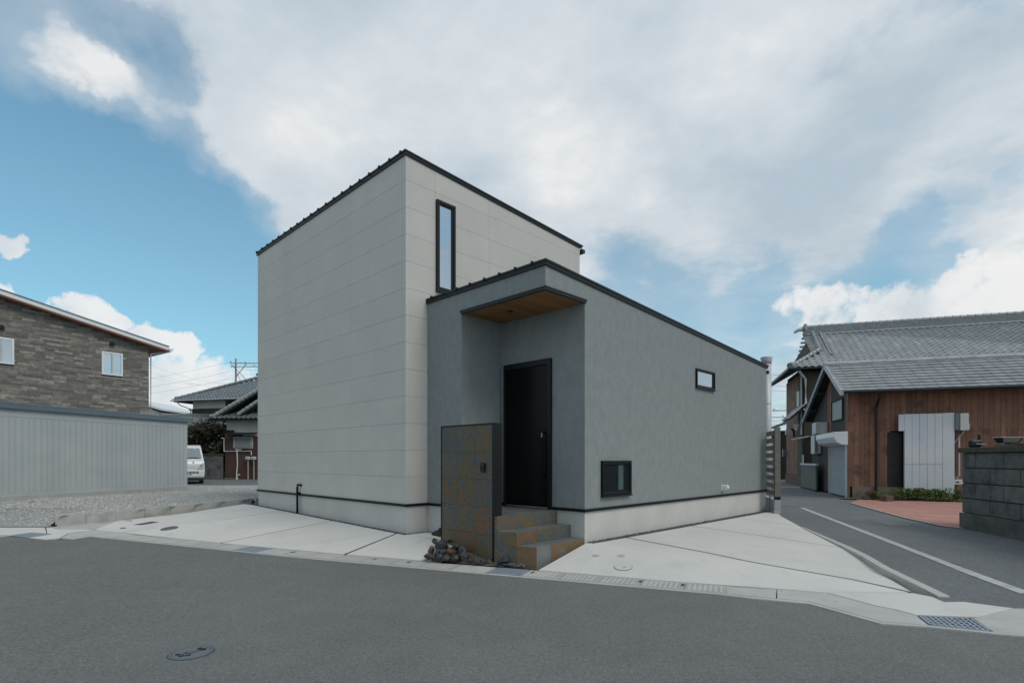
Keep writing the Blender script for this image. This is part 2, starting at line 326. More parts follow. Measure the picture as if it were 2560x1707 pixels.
M['rock_rust']=mat('rusty_rock',(.17,.07,.035),(.06,.045,.035),scale=8,rough=.75,bump=.7,bscale=35,bdist=.01)
M['pebble']=mat('dark_pebble',(.1,.1,.1),src='island',colors=[(.05,.06,.068),(.09,.10,.105),(.04,.05,.055),(.16,.17,.17),(.07,.08,.085)],rough=.7)
M['gravel_i']=mat('light_gravel_stone',(.1,.1,.1),src='island',colors=[(.42,.42,.40),(.55,.54,.51),(.33,.33,.32),(.47,.44,.39),(.28,.28,.28),(.50,.50,.49)],rough=.85)
M['dirt']=mat('dirt',(.13,.10,.07),(.08,.065,.05),scale=6,rough=.95,bump=.5,bscale=50)
M['ground']=mat('ground_earth',(.15,.145,.13),(.11,.11,.10),scale=.6,rough=.95)
def mat_asphalt(name,base,lit,dark):
    m=bpy.data.materials.new(name); m.use_nodes=True; nt=m.node_tree; N=nt.nodes.new; L=nt.links.new
    bs=nt.nodes['Principled BSDF']; bs.inputs['Roughness'].default_value=.82; bs.inputs['Specular IOR Level'].default_value=.35
    geo=N('ShaderNodeNewGeometry'); pos=geo.outputs['Position']
    def nz(s,d,r=.6):
        n=N('ShaderNodeTexNoise'); n.inputs['Scale'].default_value=s; n.inputs['Detail'].default_value=d; n.inputs['Roughness'].default_value=r; L(pos,n.inputs['Vector']); return n.outputs['Fac']
    def ramp(x,st):
        n=N('ShaderNodeValToRGB'); L(x,n.inputs[0]); n.color_ramp.elements[0].position=st[0][0]; n.color_ramp.elements[0].color=st[0][1]+(1,)
        n.color_ramp.elements[1].position=st[-1][0]; n.color_ramp.elements[1].color=st[-1][1]+(1,)
        for p,c in st[1:-1]: e=n.color_ramp.elements.new(p); e.color=c+(1,)
        return n.outputs[0]
    def mx(f,a,b,bt='MIX'):
        n=N('ShaderNodeMix'); n.data_type='RGBA'; n.blend_type=bt
        if isinstance(f,float): n.inputs[0].default_value=f
        else: L(f,n.inputs[0])
        L(a,n.inputs['A']); L(b,n.inputs['B']); return n.outputs['Result']
    fine=ramp(nz(60,6,.88),[(.34,dark),(.5,base),(.66,lit)])
    big=ramp(nz(.45,7),[(.3,(.90,.90,.90)),(.7,(1.10,1.10,1.10))])
    mid=ramp(nz(3.2,6),[(.3,(.94,.94,.94)),(.7,(1.06,1.06,1.06))])
    coarse=ramp(nz(24,5,.8),[(.36,(.80,.80,.80)),(.5,(1,1,1)),(.64,(1.22,1.22,1.21))])
    c=mx(1.0,mx(1.0,mx(1.0,fine,big,'MULTIPLY'),mid,'MULTIPLY'),coarse,'MULTIPLY')
    v=N('ShaderNodeTexVoronoi'); v.inputs['Scale'].default_value=30; L(pos,v.inputs['Vector'])
    sp=N('ShaderNodeMapRange'); L(v.outputs['Distance'],sp.inputs[0]); sp.inputs[1].default_value=.13; sp.inputs[2].default_value=.10; sp.inputs[3].default_value=0; sp.inputs[4].default_value=.8
    wn=N('ShaderNodeSeparateColor'); L(v.outputs['Color'],wn.inputs[0])
    th=N('ShaderNodeMath'); th.operation='GREATER_THAN'; L(wn.outputs[0],th.inputs[0]); th.inputs[1].default_value=.80
    ml=N('ShaderNodeMath'); ml.operation='MULTIPLY'; L(sp.outputs[0],ml.inputs[0]); L(th.outputs[0],ml.inputs[1])
    wc=N('ShaderNodeRGB'); wc.outputs[0].default_value=(.36,.36,.35,1)
    L(mx(ml.outputs[0],c,wc.outputs[0]),bs.inputs['Base Color'])
    b=N('ShaderNodeBump'); b.inputs['Strength'].default_value=.6; b.inputs['Distance'].default_value=.006
    L(nz(90,4,.7),b.inputs['Height']); L(b.outputs[0],bs.inputs['Normal'])
    return m
M['asphalt']=mat_asphalt('asphalt',(.154,.155,.150),(.25,.25,.243),(.082,.084,.083))
M['asphalt2']=mat_asphalt('side_asphalt',(.150,.158,.160),(.23,.235,.236),(.09,.096,.098))
def mat_glass(name,dark,f0,tint=(.9,.95,1)):
    m=bpy.data.materials.new(name); m.use_nodes=True; nt=m.node_tree; N=nt.nodes.new; L=nt.links.new; nt.nodes.clear()
    out=N('ShaderNodeOutputMaterial'); mx=N('ShaderNodeMixShader'); gl=N('ShaderNodeBsdfGlossy'); df=N('ShaderNodeBsdfDiffuse')
    gl.inputs['Roughness'].default_value=.015; gl.inputs['Color'].default_value=tint+(1,); df.inputs['Color'].default_value=dark+(1,)
    fr=N('ShaderNodeFresnel'); fr.inputs[0].default_value=1.5
    mr=N('ShaderNodeMapRange'); L(fr.outputs[0],mr.inputs[0]); mr.inputs[1].default_value=.04; mr.inputs[2].default_value=1; mr.inputs[3].default_value=f0; mr.inputs[4].default_value=1
    L(mr.outputs[0],mx.inputs[0]); L(df.outputs[0],mx.inputs[1]); L(gl.outputs[0],mx.inputs[2]); L(mx.outputs[0],out.inputs[0]); return m
M['glass']=mat_glass('coated_glass',(.03,.04,.045),.62)
M['glass_dark']=mat_glass('plain_glass',(.015,.02,.022),.10)
M['glass_teal']=mat('frosted_pane',(.055,.095,.10),(.07,.11,.115),scale=2,rough=.35)
# ------------------------------------------------------------------ plan of the main house (fitted)
TH=.7951
U=(math.cos(TH),math.sin(TH)); V=(math.sin(TH),-math.cos(TH))
HA=(-1.788,9.121)
H=Fr(HA,U,V)                       # a: along the right-hand faces, b: towards the entrance corner
TB=-6.457; TS=4.790                # tower: b from TB to 0, a from 0 to TS
LS0,LS1,LT=.448,8.856,2.717        # low wing: a LS0..LS1, b ..LT
RS,RT=1.352,.917                   # entrance recess: a LS0..RS, b RT..LT
ZT0=.700; ZT1=.738                 # drip flashing
J1=6.2008; ROW=.455
ztow=lambda a:6.612-.050*a
zlow=lambda a:4.197-.0513*(a-LS0)
ZC=3.852
def a_of(px,b=0.0): p=H.p(0,b,0); return hit((p.x,p.y),U,px)
def b_of(px,a=0.0): p=H.p(a,0,0); return hit((p.x,p.y),V,px)
# ------------------------------------------------------------------ ground
def side_z(Y):
    T=[(5.0,.002),(5.55,.006),(6.9,.105),(8.5,.118),(13,.165),(20,.25),(40,.30),(300,.3)]
    if Y<=T[0][0]: return T[0][1]
    for (a,b),(c,d) in zip(T,T[1:]):
        if Y<=c: return b+(d-b)*(Y-a)/(c-a)
    return .3
def road_z(x): return min(.06,max(0,-(x+3)*.012))
g=MB()
ys=[-60,2,9,12,17,40,300]; zs=[-.12,-.12,-.12,-.05,.10,.12,.12]
for i in range(len(ys)-1):
    g.poly([(-300,ys[i],zs[i]),(300,ys[i],zs[i]),(300,ys[i+1],zs[i+1]),(-300,ys[i+1],zs[i+1])])
struct(g.build('ground',M['ground'],recalc=False))
GL=G(224.5,1341,.06); GR=G(1812,1487,0)       # outer (asphalt) edge of the gutter
gd=Vector((GR.x-GL.x,GR.y-GL.y)).normalized(); gn=Vector((-gd.y,gd.x))
GLEN=(Vector((GR.x,GR.y))-Vector((GL.x,GL.y))).length
def gp(s,w,z=None):
    x=GL.x+gd.x*s+gn.x*w; y=GL.y+gd.y*s+gn.y*w
    return Vector((x,y,road_z(x) if z is None else z+road_z(x)))
edge=[Vector((-60,12.6,.06)),Vector((-20,10.9,.06)),G(0,1339.6,.06),G(112,1348,.06),G(182,1348,.06)]
edge+=[gp(GLEN*i/10,0) for i in range(11)]
edge+=[G(2020.8,1507.3),G(2202.7,1558),G(2323,1566),G(2560,1588.8),G(2900,1625),Vector((60,1.2,0))]
r=MB()
for a,b in zip(edge,edge[1:]):
    r.poly([(a.x,-45,a.z),(b.x,-45,b.z),(b.x,b.y,b.z),(a.x,a.y,a.z)])
struct(r.build('road',M['asphalt'],recalc=False))
# side road that climbs away on the right
r=MB()
Lp=[(4.45,5.45),(4.80,6.9),(5.22,8.5),(6.22,12.55),(7.1,15.5),(8.2,19.5),(9.4,24),(12.0,33),(20,60)]
Rp=[(16,4.2),(16,6.9),(16,8.5),(16,12.55),(17,15.5),(18,19.5),(19,24),(22,33),(30,60)]
for i in range(len(Lp)-1):
    a,b=Lp[i],Lp[i+1]; c,d=Rp[i],Rp[i+1]
    K=12; J=6 if i<4 else 2
    q=lambda A,B,t:(A[0]+(B[0]-A[0])*t,A[1]+(B[1]-A[1])*t)
    for j in range(J):
        l0,l1=q(a,b,j/J),q(a,b,(j+1)/J); r0,r1=q(c,d,j/J),q(c,d,(j+1)/J)
        for k in range(K):
            r.poly([(x,y,side_z(y)) for x,y in (q(l0,r0,k/K),q(l0,r0,(k+1)/K),q(l1,r1,(k+1)/K),q(l1,r1,k/K))])
struct(r.build('side_road',M['asphalt2'],recalc=False))
def side_pt(px,py,dz=.004):
    z=.1
    for _ in range(25):
        p=G(px,py,z); z=side_z(p.y)*.5+z*.5
    p=G(px,py,z); p.z+=dz; return p
# white line along the side road, worn
def strip(mb,pts,w):
    for a,b in zip(pts,pts[1:]):
        d=Vector((b.x-a.x,b.y-a.y)).normalized(); n=Vector((-d.y,d.x))*w/2
        mb.poly([(a.x-n.x,a.y-n.y,a.z),(b.x-n.x,b.y-n.y,b.z),(b.x+n.x,b.y+n.y,b.z),(a.x+n.x,a.y+n.y,a.z)])
ln=MB(); wl=[side_pt(2006,1270,.006),side_pt(2110,1310,.006),side_pt(2230,1356,.006),side_pt(2400,1422,.006)]
strip(ln,wl,.13); struct(ln.build('road_line',M['whiteline'],recalc=False))
ln=MB(); wl=[side_pt(2400,1422,.006),side_pt(2480,1452,.006),side_pt(2568,1484,.006)]
strip(ln,wl,.15); wl[-1]; struct(ln.build('road_line',M['whiteline'],recalc=False))
for x0,x1,y in ((1953,1990,1261),(1999,2035,1269)):
    ln=MB(); strip(ln,[side_pt(x0,y,.006),side_pt(x1,y,.006)],.10); struct(ln.build('road_line',M['whiteline'],recalc=False))
pt=MB(); pt.poly([side_pt(2180,1303),side_pt(2215,1302),side_pt(2276,1311),side_pt(2270,1316),side_pt(2222,1313)])
struct(pt.build('road_patch',mat('cement_patch',(.21,.21,.205),(.16,.165,.165),scale=9,rough=.85),recalc=False))
# ------------------------------------------------------------------ gutter of lids
gut=thing('street_gutter','pale concrete gutter of ribbed lids and steel grates edging the asphalt road','gutter',tuple(gp(4,0.2)))
GW=.45; LID=.5
s0=hit((GL.x,GL.y),(gd.x,gd.y),1391)%LID
def lid_mesh(ribs,ln):
    m=MB(); m.box(WF,.003,ln-.003,.055,GW-.006,-.12,.006)
    if ribs:
        k=int((ln-.06)/.058)
        for i in range(k): m.box(WF,.035+i*.058,.035+i*.058+.028,.085,GW-.045,.0055,.0105)
    return m.mesh('lid')
from mathutils import Matrix
def gmat(s,dz=0):
    p=gp(s,0); a=math.atan2(gd.y,gd.x); m=Matrix.Rotation(a,4,'Z'); m.translation=(p.x,p.y,p.z+dz); return m
me_r=lid_mesh(True,LID); me_r.materials.append(M['gutter_d']); me_r.materials.append(M['gutter_l'])
for p_ in me_r.polygons:
    if p_.index>=6: p_.material_index=1; me_s=lid_mesh(False,LID); me_s.materials.append(M['gutter'])
def grate(parent,c,frame_only=False):
    """c: four top corners in order; a recessed pit, a frame and a lattice of bars"""
    c=[Vector(x) for x in c]
    pit=MB().poly([x-Vector((0,0,.05)) for x in c]); pit.build('pit',M['pit'],parent,recalc=False)
    fr=MB()
    for i in range(4):
        a,b=c[i],c[(i+1)%4]; d=(b-a).normalized(); n=Vector((-d.y,d.x,0)); 
        if n.dot((c[0]+c[1]+c[2]+c[3])/4-a)<0: n=-n
        fr.prism([a+Vector((0,0,.003)),b+Vector((0,0,.003)),b+n*.018+Vector((0,0,.003)),a+n*.018+Vector((0,0,.003))],.05)
    fr.build('grate_frame',M['galv'],parent)
    def lerp(a,b,t): return a+(b-a)*t
    bars=MB(); n1=max(4,int((c[1]-c[0]).length/.042)); n2=max(3,int((c[3]-c[0]).length/.055))
    for i in range(1,n1):
        t=i/n1; a=lerp(c[0],c[1],t); b=lerp(c[3],c[2],t); n=(c[1]-c[0]).normalized()*.008
        bars.prism([a-n,a+n,b+n,b-n],.022)
    for i in range(1,n2):
        t=i/n2; a=lerp(c[0],c[3],t); b=lerp(c[1],c[2],t); n=(c[3]-c[0]).normalized()*.008
        bars.prism([a-n-Vector((0,0,.002)),a+n-Vector((0,0,.002)),b+n-Vector((0,0,.002)),b-n-Vector((0,0,.002))],.02)
    bars.build('grate_bars',M['galv'],parent,recalc=False)
sG2=hit((GL.x,GL.y),(gd.x,gd.y),1174); sG1=hit((GL.x,GL.y),(gd.x,gd.y),600)
k=0; s=s0-LID
border=MB()
grates=[]
iG2=round((sG2-s0)/LID); iG1=round((sG1-s0)/LID)
i=-1
while s0+i*LID<GLEN-.12:
    s=s0+i*LID; pxm=1280+F*gp(s+.25,.1).x/gp(s+.25,.1).y
    if i in (iG2,iG1):
        c=[gp(s+.01,.06,.006),gp(s+.49,.06,.006),gp(s+.49,GW-.01,.006),gp(s+.01,GW-.01,.006)]
        grates.append(c)
    else:
        rib=(760<pxm<1120) or pxm>1300
        if s>-.3: inst('lid',me_r if rib else me_s,gut,gmat(s))
    i+=1
for c in grates:
    t=thing('drain_grate','galvanised drain grate in the gutter in front of the rock pile' if c is grates[-1] else 'galvanised drain grate in the gutter in front of the left concrete forecourt','drain grate',tuple(c[0]),'steel drain grates in the roadside gutter')
    grate(t,c)
bd=MB()
for i in range(24):
    a=gp(GLEN*i/24,0,.004);b=gp(GLEN*(i+1)/24,0,.004);c=gp(GLEN*(i+1)/24,.05,.005);d=gp(GLEN*i/24,.05,.005); bd.prism([a,b,c,d],.1)
bd.build('border',M['gutter'],gut)
hh=MB()
for px in (696,905,993,1312,1592,1702):
    s=hit((GL.x,GL.y),(gd.x,gd.y),px); p=gp(s,.30)
    MB().box(Fr((p.x,p.y),(gd.x,gd.y)),-.018,.018,-.045,.045,p.z+.0108,p.z+.0128).build('lifting_slot',M['pit'],gut)
# ------------------------------------------------------------------ cast apron right of the gutter
ap=thing('cast_apron','smooth concrete apron bending round the corner where the side road meets the main road','concrete apron',tuple(G(2200,1520,0)))
def aprism(name,pts,z,m,par,d=.12):
    return MB().prism([G(x,y,z) for x,y in pts],d).build(name,m,par,bevel=.003)
ki=[(1812,1483.5),(1880,1490.5),(2020.8,1502.9),(2202.7,1553),(2320,1561.8),(2494.6,1579.6),(2560,1582.4),(2900,1617)]
ko=[(1796,1484.6),(1880,1494.4),(2020.8,1507.3),(2202.7,1558),(2320,1565.5),(2494.6,1583.6),(2560,1588.8),(2900,1626)]
for i in range(len(ki)-1):
    kb=MB().prism([G(*ko[i],.012),G(*ko[i+1],.012),G(*ki[i+1],.012),G(*ki[i],.012)],.1); kb.build('edge_strip',M['gutter'],ap)
aprism('lid',[(1815,1465.5),(1940,1472.5),(1940,1494.6),(1817,1483)],.010,M['gutter'],ap)
aprism('lid',[(1943,1472.7),(2064,1480.5),(2190,1514.5),(2236,1523),(2289,1537),(2320,1560.6),(2203,1551.6),(2021,1501.7),(1943,1494.9)],.010,M['gutter'],ap)
aprism('apron_panel',[(2070,1480.5),(2150,1481),(2282,1481.5),(2364,1497),(2437,1507),(2532,1519),(2443,1540.5),(2290,1535.5),(2238,1521.5),(2192,1513)],.014,M['slab'],ap)
aprism('apron_panel',[(2446,1541),(2536,1519.5),(2900,1526),(2900,1616),(2561,1581.5),(2496,1578.8),(2484,1577.6),(2432,1543.6)],.012,M['gutter'],ap)
gt=thing('drain_grate','large galvanised drain grate in the apron at the side road corner','drain grate',tuple(G(2380,1555,0)),'steel drain grates in the roadside gutter')
grate(gt,[G(2296,1537.5,.012),G(2428,1544,.012),G(2480,1577,.012),G(2325,1560.5,.012)])
# left end apron pieces
la=thing('cast_apron','pale concrete gutter pieces at the foot of the gravel lot kerb, left of the forecourt','concrete apron',tuple(G(80,1335,.07)))
def lp(name,pts,z,m): return MB().prism([G(x,y,z) for x,y in pts],.12).build(name,m,la,bevel=.003)
lp('apron_panel',[(-260,1316),(0,1309),(112,1316),(116,1332.5),(79,1330),(22,1337),(-60,1333),(-260,1333)],.075,M['slab'])
lp('apron_panel',[(115,1316.2),(150,1317),(205,1320),(232,1323.5),(170,1332),(150,1343),(112,1347),(74,1343),(131,1334.5),(118,1332.8)],.075,M['slab'])
lp('apron_panel',[(-260,1335),(-60,1335),(18,1338.4),(2,1340),(-260,1352)],.073,M['gutter'])
lp('apron_panel',[(182,1347),(152,1344),(172,1334),(238,1324.5),(292,1328.6),(340,1337),(292,1343.6),(224,1340.2)],.068,M['gutter'])
vb=MB(); vb.poly([G(-260,1351,.05),G(0,1340,.05),G(112,1347.6,.05),G(182,1347,.05),G(224,1341,.05),G(300,1343,.05),G(345,1300,.06),G(137,1296,.06),G(-260,1296,.06)]); struct(vb.build('verge',M['jointbed'],recalc=False))
gt=thing('drain_grate','galvanised drain grate at far left below the gravel lot','drain grate',tuple(G(76,1337,.07)),'steel drain grates in the roadside gutter')
grate(gt,[G(24,1338,.074),G(70,1342.6,.074),G(129,1334,.074),G(78.6,1330.6,.074)])
# ------------------------------------------------------------------ forecourt slabs (each bay a panel)
fc=thing('forecourt','pale cast concrete forecourt left of the steps, sloping down to the road in bays','forecourt',tuple(G(700,1330,.2)))
GI=lambda px,z=.02: (lambda s:gp(s,GW,z))(hit(tuple(gp(0,GW))[:2],(gd.x,gd.y),px))
def zwall(b): return .245-.0155*b if b<0 else .243
def W(px,b_off=.10,a_off=None):   # point on forecourt next to the tower's left wall
    b=b_of(px,-.10); p=H.p(-.10,b,zwall(b)); return p
kerbL=[(-6.80,15.0,.36),(-8.05,11.0,.16),(-8.45,10.3,.09)]
def kx(y):
    (x0,y0,_),(x1,y1,_)=kerbL[0],kerbL[1]; return x0+(x1-x0)*(y-y0)/(y1-y0)
JW=.010
def bays(lst,parent,m=M['slab']):
    for pts in lst: MB().prism(pts,.14).build('slab_bay',m,parent,bevel=.004)
def shrink(pts,d=JW):
    c=sum(pts,Vector())/len(pts); out=[]
    n=len(pts)
    for i in range(n):
        p=pts[i]; a=(pts[i-1]-p); b=(pts[(i+1)%n]-p); a.z=b.z=0; a.normalize(); b.normalize()
        bis=(a+b)
        if bis.length<1e-3: bis=Vector((-a.y,a.x,0))
        bis.normalize()
        if bis.dot(c-p)<0: bis=-bis
        sn=max(.35,abs(a.cross(bis).z)); out.append(p+bis*(d/sn))
    return out
def z_left(x,y):     # slab height blending gutter line -> wall
    return 0
pA=[G(303,1330,.075),G(430,1313.5,.165),G(560,1298,.23),W(702)]      # joint a
pB=[GI(551),W(831)]
pC=[GI(862),W(991)]
bk=H.p(-.10,TB-.05,zwall(TB)); 
bay1=[G(236,1323.5,.075),pA[0],pA[1],pA[2],pA[3],bk,Vector((-7.28,14.70,.285)),Vector((-7.96,13.38,.185)),Vector((-8.69,11.92,.14))]
bay2=[pA[0],GI(420,.03),pB[0],pB[1],pA[3],pA[2],pA[1]]
bay3=[pB[0],GI(700),pC[0],pC[1],pB[1]]
cA=H.p(-.09,.10,.243); cC=H.p(LS0-.04,.10,.243)
SK=[H.p(RS-1.087,LT,.0)]
gRight=GI(1100)
bay4=[pC[0],GI(960),GI(1058),H.p(.08,1.35,.19),H.p(LS0-.10,.62,.22),cC,cA,pC[1]]
def inset(pts,wd):
    n=len(pts); out=[]; A=sum((pts[i].x*pts[(i+1)%n].y-pts[(i+1)%n].x*pts[i].y) for i in range(n)); sg=1 if A>0 else -1
    def ln(i):
        a,b=pts[i],pts[(i+1)%n]; d=Vector((b.x-a.x,b.y-a.y)).normalized(); nn=Vector((-d.y,d.x))*sg; w=wd.get(i,.003); return Vector((a.x,a.y))+nn*w,d,nn,w
    for i in range(n):
        p0,d0_,n0,w0_=ln((i-1)%n); p1,d1_,n1,w1_=ln(i); cr=d0_.x*d1_.y-d0_.y*d1_.x
        if abs(cr)<.12: q=Vector((pts[i].x,pts[i].y))+(n0*w0_+n1*w1_)/2
        else: r=p1-p0; t=(r.x*d1_.y-r.y*d1_.x)/cr; q=p0+d0_*t
        out.append(Vector((q.x,q.y,pts[i].z)))
    return out
ja,jb,jc,jd,je,jf=.024,.024,.030,.030,.020,.014
for q,wd in ((bay1,{1:ja,2:ja,3:ja}),(bay2,{2:jb,4:ja,5:ja,6:ja}),(bay3,{2:jc,4:jb}),(bay4,{len(bay4)-1:jc})): bays([inset(q,wd)],fc)
fr_=thing('forecourt','pale cast concrete forecourt right of the steps, fanning out to the side road','forecourt',tuple(G(1900,1380,.15)))
def W2(px,off=.13):
    a=a_of(px,LT+off); return H.p(a,LT+off,.236-.004*(a-1))
def S(px,py,z): return G(px,py,z)
K3=H.p(RS-1.087,LT,0)
d0=W2(1567); e0=W2(1730); f0=W2(1840)
tip=G(2281.9,1479.7,.018)
front=[GI(1346,.018),GI(1500,.015),GI(1700,.012),G(1880,1465.5,.016),G(2067,1479.6,.016)]
stp=H.p(RS-.02,LT+.03,.235); stp2=H.p(RS+.12,LT+.13,.236)
bayR1=[front[0],front[1],front[2],front[3],front[4],tip,G(2130,1447,.07),G(1880,1404,.13),G(1765,1380,.165),d0,stp2,stp]
bayR2=[tip,Vector((4.72,6.9,.03)),G(2106,1368.3,.095),G(1920,1340.5,.165),e0,d0,G(1765,1380,.165),G(1880,1404,.13),G(2130,1447,.07)]
bayR3=[G(2106,1368.3,.095),G(2001.7,1315.6,.14),f0,e0,G(1920,1340.5,.165)]
pf=W2(1914); 
bayR4=[G(2001.7,1315.6,.14),G(1953.5,1290,.175),G(1941,1281,.18),G(1924,1276.2,.20),pf,f0]
for q,wd in ((bayR1,{5:jd,6:jd,7:jd,8:jd}),(bayR2,{2:je,3:je,5:jd,6:jd,7:jd,8:jd}),(bayR3,{1:jf,3:je,4:je}),(bayR4,{5:jf})): bays([inset(q,wd)],fr_)
# dark joint filler, a few millimetres below the slab faces
M['filler']=mat('joint_filler',(.115,.112,.10),(.085,.085,.08),scale=9,rough=.95)
for par_,pl_,w_ in ((fc,pA,ja),(fc,pB,jb),(fc,pC,jc),(fr_,[tip,G(2130,1447,.07),G(1880,1404,.13),G(1765,1380,.165),d0],jd),(fr_,[G(2106,1368.3,.095),G(1920,1340.5,.165),e0],je),(fr_,[G(2001.7,1315.6,.14),f0],jf)):
    jm=MB()
    for a_,b_ in zip(pl_,pl_[1:]):
        dd_=Vector((b_.x-a_.x,b_.y-a_.y)).normalized(); nn_=Vector((-dd_.y,dd_.x,0))*(w_+.006); u_=Vector((0,0,-.004))
        jm.poly([a_-nn_+u_,b_-nn_+u_,b_+nn_+u_,a_+nn_+u_])
    jm.build('joint_filler',M['filler'],par_,recalc=False)
# mortar bed under the bays
bed=MB()
for q in (bay1,bay2,bay3,bay4,bayR1,bayR2,bayR3,bayR4): bed.poly([p-Vector((0,0,.07)) for p in q])
struct(bed.build('joint_bed',M['jointbed'],recalc=False))
fillm=MB(); fillm.box(H,-.11,TS,TB-.2,.10,-.1,.225); fillm.box(H,LS0-.10,RS,.1,1.2,-.1,.14); fillm.box(H,RS,9.05,.1,LT+.12,-.1,.195); struct(fillm.build('foundation_ground',M['pit']))
# kerb beside the side road
kb=thing('road_kerb','low tapering concrete kerb between the right forecourt and the side road','kerb',tuple(G(2240,1440,.05)))
ktop=[(Vector((4.56,5.80,.040)),Vector((4.67,5.78,.042))),(Vector((4.72,6.95,.118)),Vector((4.82,6.92,.118))),(Vector((4.99,7.75,.122)),Vector((5.10,7.73,.122))),(Vector((5.20,8.5,.124)),Vector((5.31,8.47,.124))),(Vector((5.76,10.8,.150)),Vector((5.80,10.79,.150)))]
for (a,b),(c,d) in zip(ktop,ktop[1:]): MB().prism([a,b,d,c],.2).build('kerb_stone',M['gutter'],kb,bevel=.006)
# lids in the forecourts
def on_surface(px,py,up=.003):
    bpy.context.view_layer.update(); dg=bpy.context.evaluated_depsgraph_get()
    d=Vector(((px-1280)/F,1,(HY-py)/F)).normalized(); ok,loc,nr,_,_,_=sc.ray_cast(dg,Vector((0,0,CH)),d)
    if nr.z<0: nr=-nr
    return loc+Vector((0,0,up)),nr
def disc(name,c,r,m,label,cat,marks=0,h=.006,group=None,seg=40,par=None):
    t=thing(name,label,cat,tuple(c),group)
    MB().lathe(c,[(r*1.0,c.z-.03),(r*1.0,c.z+h*.6),(r*.99,c.z+h)],seg).build('cover',m,t)
    rg=MB(); n=seg
    for k in range(n):
        a,b=2*PI*k/n,2*PI*(k+1)/n
        rg.poly([(c.x+r*1.015*math.cos(a),c.y+r*1.015*math.sin(a),c.z+.002),(c.x+r*1.06*math.cos(a),c.y+r*1.06*math.sin(a),c.z+.002),(c.x+r*1.06*math.cos(b),c.y+r*1.06*math.sin(b),c.z+.002),(c.x+r*1.015*math.cos(b),c.y+r*1.015*math.sin(b),c.z+.002)])
    return t
c,_n=on_surface(1558,1417.5); n1_=_n; t=disc('inspection_cover',c,.115,M['slab'],'round pale inspection cover set in the concrete right of the steps','cover')
hb=MB().box(Fr((c.x+.02,c.y-.02),(.9,.45)),-.022,.022,-.004,.004,c.z+.0062,c.z+.0085); hb.build('handle_slot',M['iron'],t)
rg=MB().lathe(c,[(.119,c.z-.02),(.119,c.z+.0035)],40); rg.build('rim',M['iron'],t)
t.rotation_euler=n1_.to_track_quat('Z','Y').to_euler()
for px in (1489,1553):
    c,_n=on_surface(px,1389)
    MB().lathe(c,[(.05,c.z-.03),(.05,c.z+.003)],32).build('drain_cover',M['kerb'],None,label=('left' if px<1500 else 'right')+' of two small pale disc marks on the concrete right of the steps',category='drain cap',group='two pale discs in the forecourt',base=tuple(c)).rotation_euler=_n.to_track_quat('Z','Y').to_euler()
c,_n=on_surface(423,1320.5); disc('manhole_cover',c,.15,M['iron'],'dark round manhole cover in the left concrete forecourt','manhole cover').rotation_euler=_n.to_track_quat('Z','Y').to_euler()
c,_n=on_surface(308,1319.8); disc('manhole_cover',c,.055,M['iron_rust'],'small rusty round cap near the gravel lot kerb','manhole cover')
q=[on_surface(*u_)[0] for u_ in ((335,1311.5),(352,1312),(396,1304.6),(379,1303.8))]
t=thing('drain_cover','narrow rusty rectangular drain cover in the left concrete forecourt','drain cover',tuple(q[0]))
MB().prism([p+Vector((0,0,.006)) for p in q],.03).build('cover',M['iron_rust'],t)
sl=MB()
for i in range(1,8):
    a=q[0]+(q[3]-q[0])*i/8; b=q[1]+(q[2]-q[1])*i/8; a=a+(b-a)*.15; b=b-(b-a)*.15; n=(q[3]-q[0]).normalized()*.02
    up=Vector((0,0,.0085)); sl.poly([a-n+up,b-n+up,b+n+up,a+n+up])
sl.build('slots',M['pit'],t,recalc=False)
# ------------------------------------------------------------------ manhole in the road
def manhole():
    c=G(478,1631,0); R_=.155
    t=thing('manhole_cover','round iron valve cover with raised rim and emblem in the asphalt road','manhole cover',tuple(c))
    n=56
    m=MB().lathe(c,[(R_,-.02),(R_,.004),(R_*.985,.006),(R_*.82,.006),(R_*.81,.003)],n); m.build('rim',M['galv_d'],t)
    m=MB().lathe(c,[(R_*.80,-.01),(R_*.80,.0045)],n); m.build('cover',M['iron2'],t)
    rg=MB().lathe(c,[(R_*1.05,-.02),(R_*1.05,.0022)],n); rg.build('gap',M['pit'],t)
    fr=Fr((c.x,c.y),(math.cos(.50),math.sin(.50)))
    em=MB(); 
    # central emblem: a swimming-drop shape with fins
    pts=[(-.055,0),(-.035,.014),(-.010,.020),(.020,.016),(.048,.004),(.052,-.006),(.030,-.012),(.0,-.020),(-.030,-.014)]
    em.prism([fr.p(x*.75,y*1.8,.0135) for x,y in pts],.011)
    em.box(fr,-.056,-.040,-.022,-.006,.003,.0115); em.box(fr,.038,.056,.006,.022,.003,.0115)
    em.build('emblem',M['galv_d'],t)
    ch=MB()
    def strokes(ox,oy,st):
        for x0,y0,x1,y1 in [[q*1.35 for q in r_] for r_ in st]: ch.box(fr,ox+min(x0,x1)-.003,ox+max(x0,x1)+.003,oy+min(y0,y1)-.003,oy+max(y0,y1)+.003,.003,.0115)
    strokes(.055,.060,[(-.01,0,.012,0),(0,-.01,0,.012),(-.01,-.01,.012,-.01),(.006,0,.006,.01)])
    strokes(.082,.022,[(-.012,.008,.012,.008),(-.012,-.008,.012,-.008),(-.012,-.008,-.012,.008),(.012,-.008,.012,.008)])
    strokes(-.086,-.018,[(-.012,0,.012,0),(0,-.012,0,.01),(-.012,.008,-.004,.008)])
    strokes(-.062,-.056,[(-.012,-.008,.012,-.008),(-.006,-.008,-.006,.01),(.008,-.008,.008,.008)])
    strokes(-.022,-.072,[(-.010,0,.012,0),(.012,0,.012,.010)])
    o_=ch.build('lettering',M['black2'],t); o_['kind']='stuff'
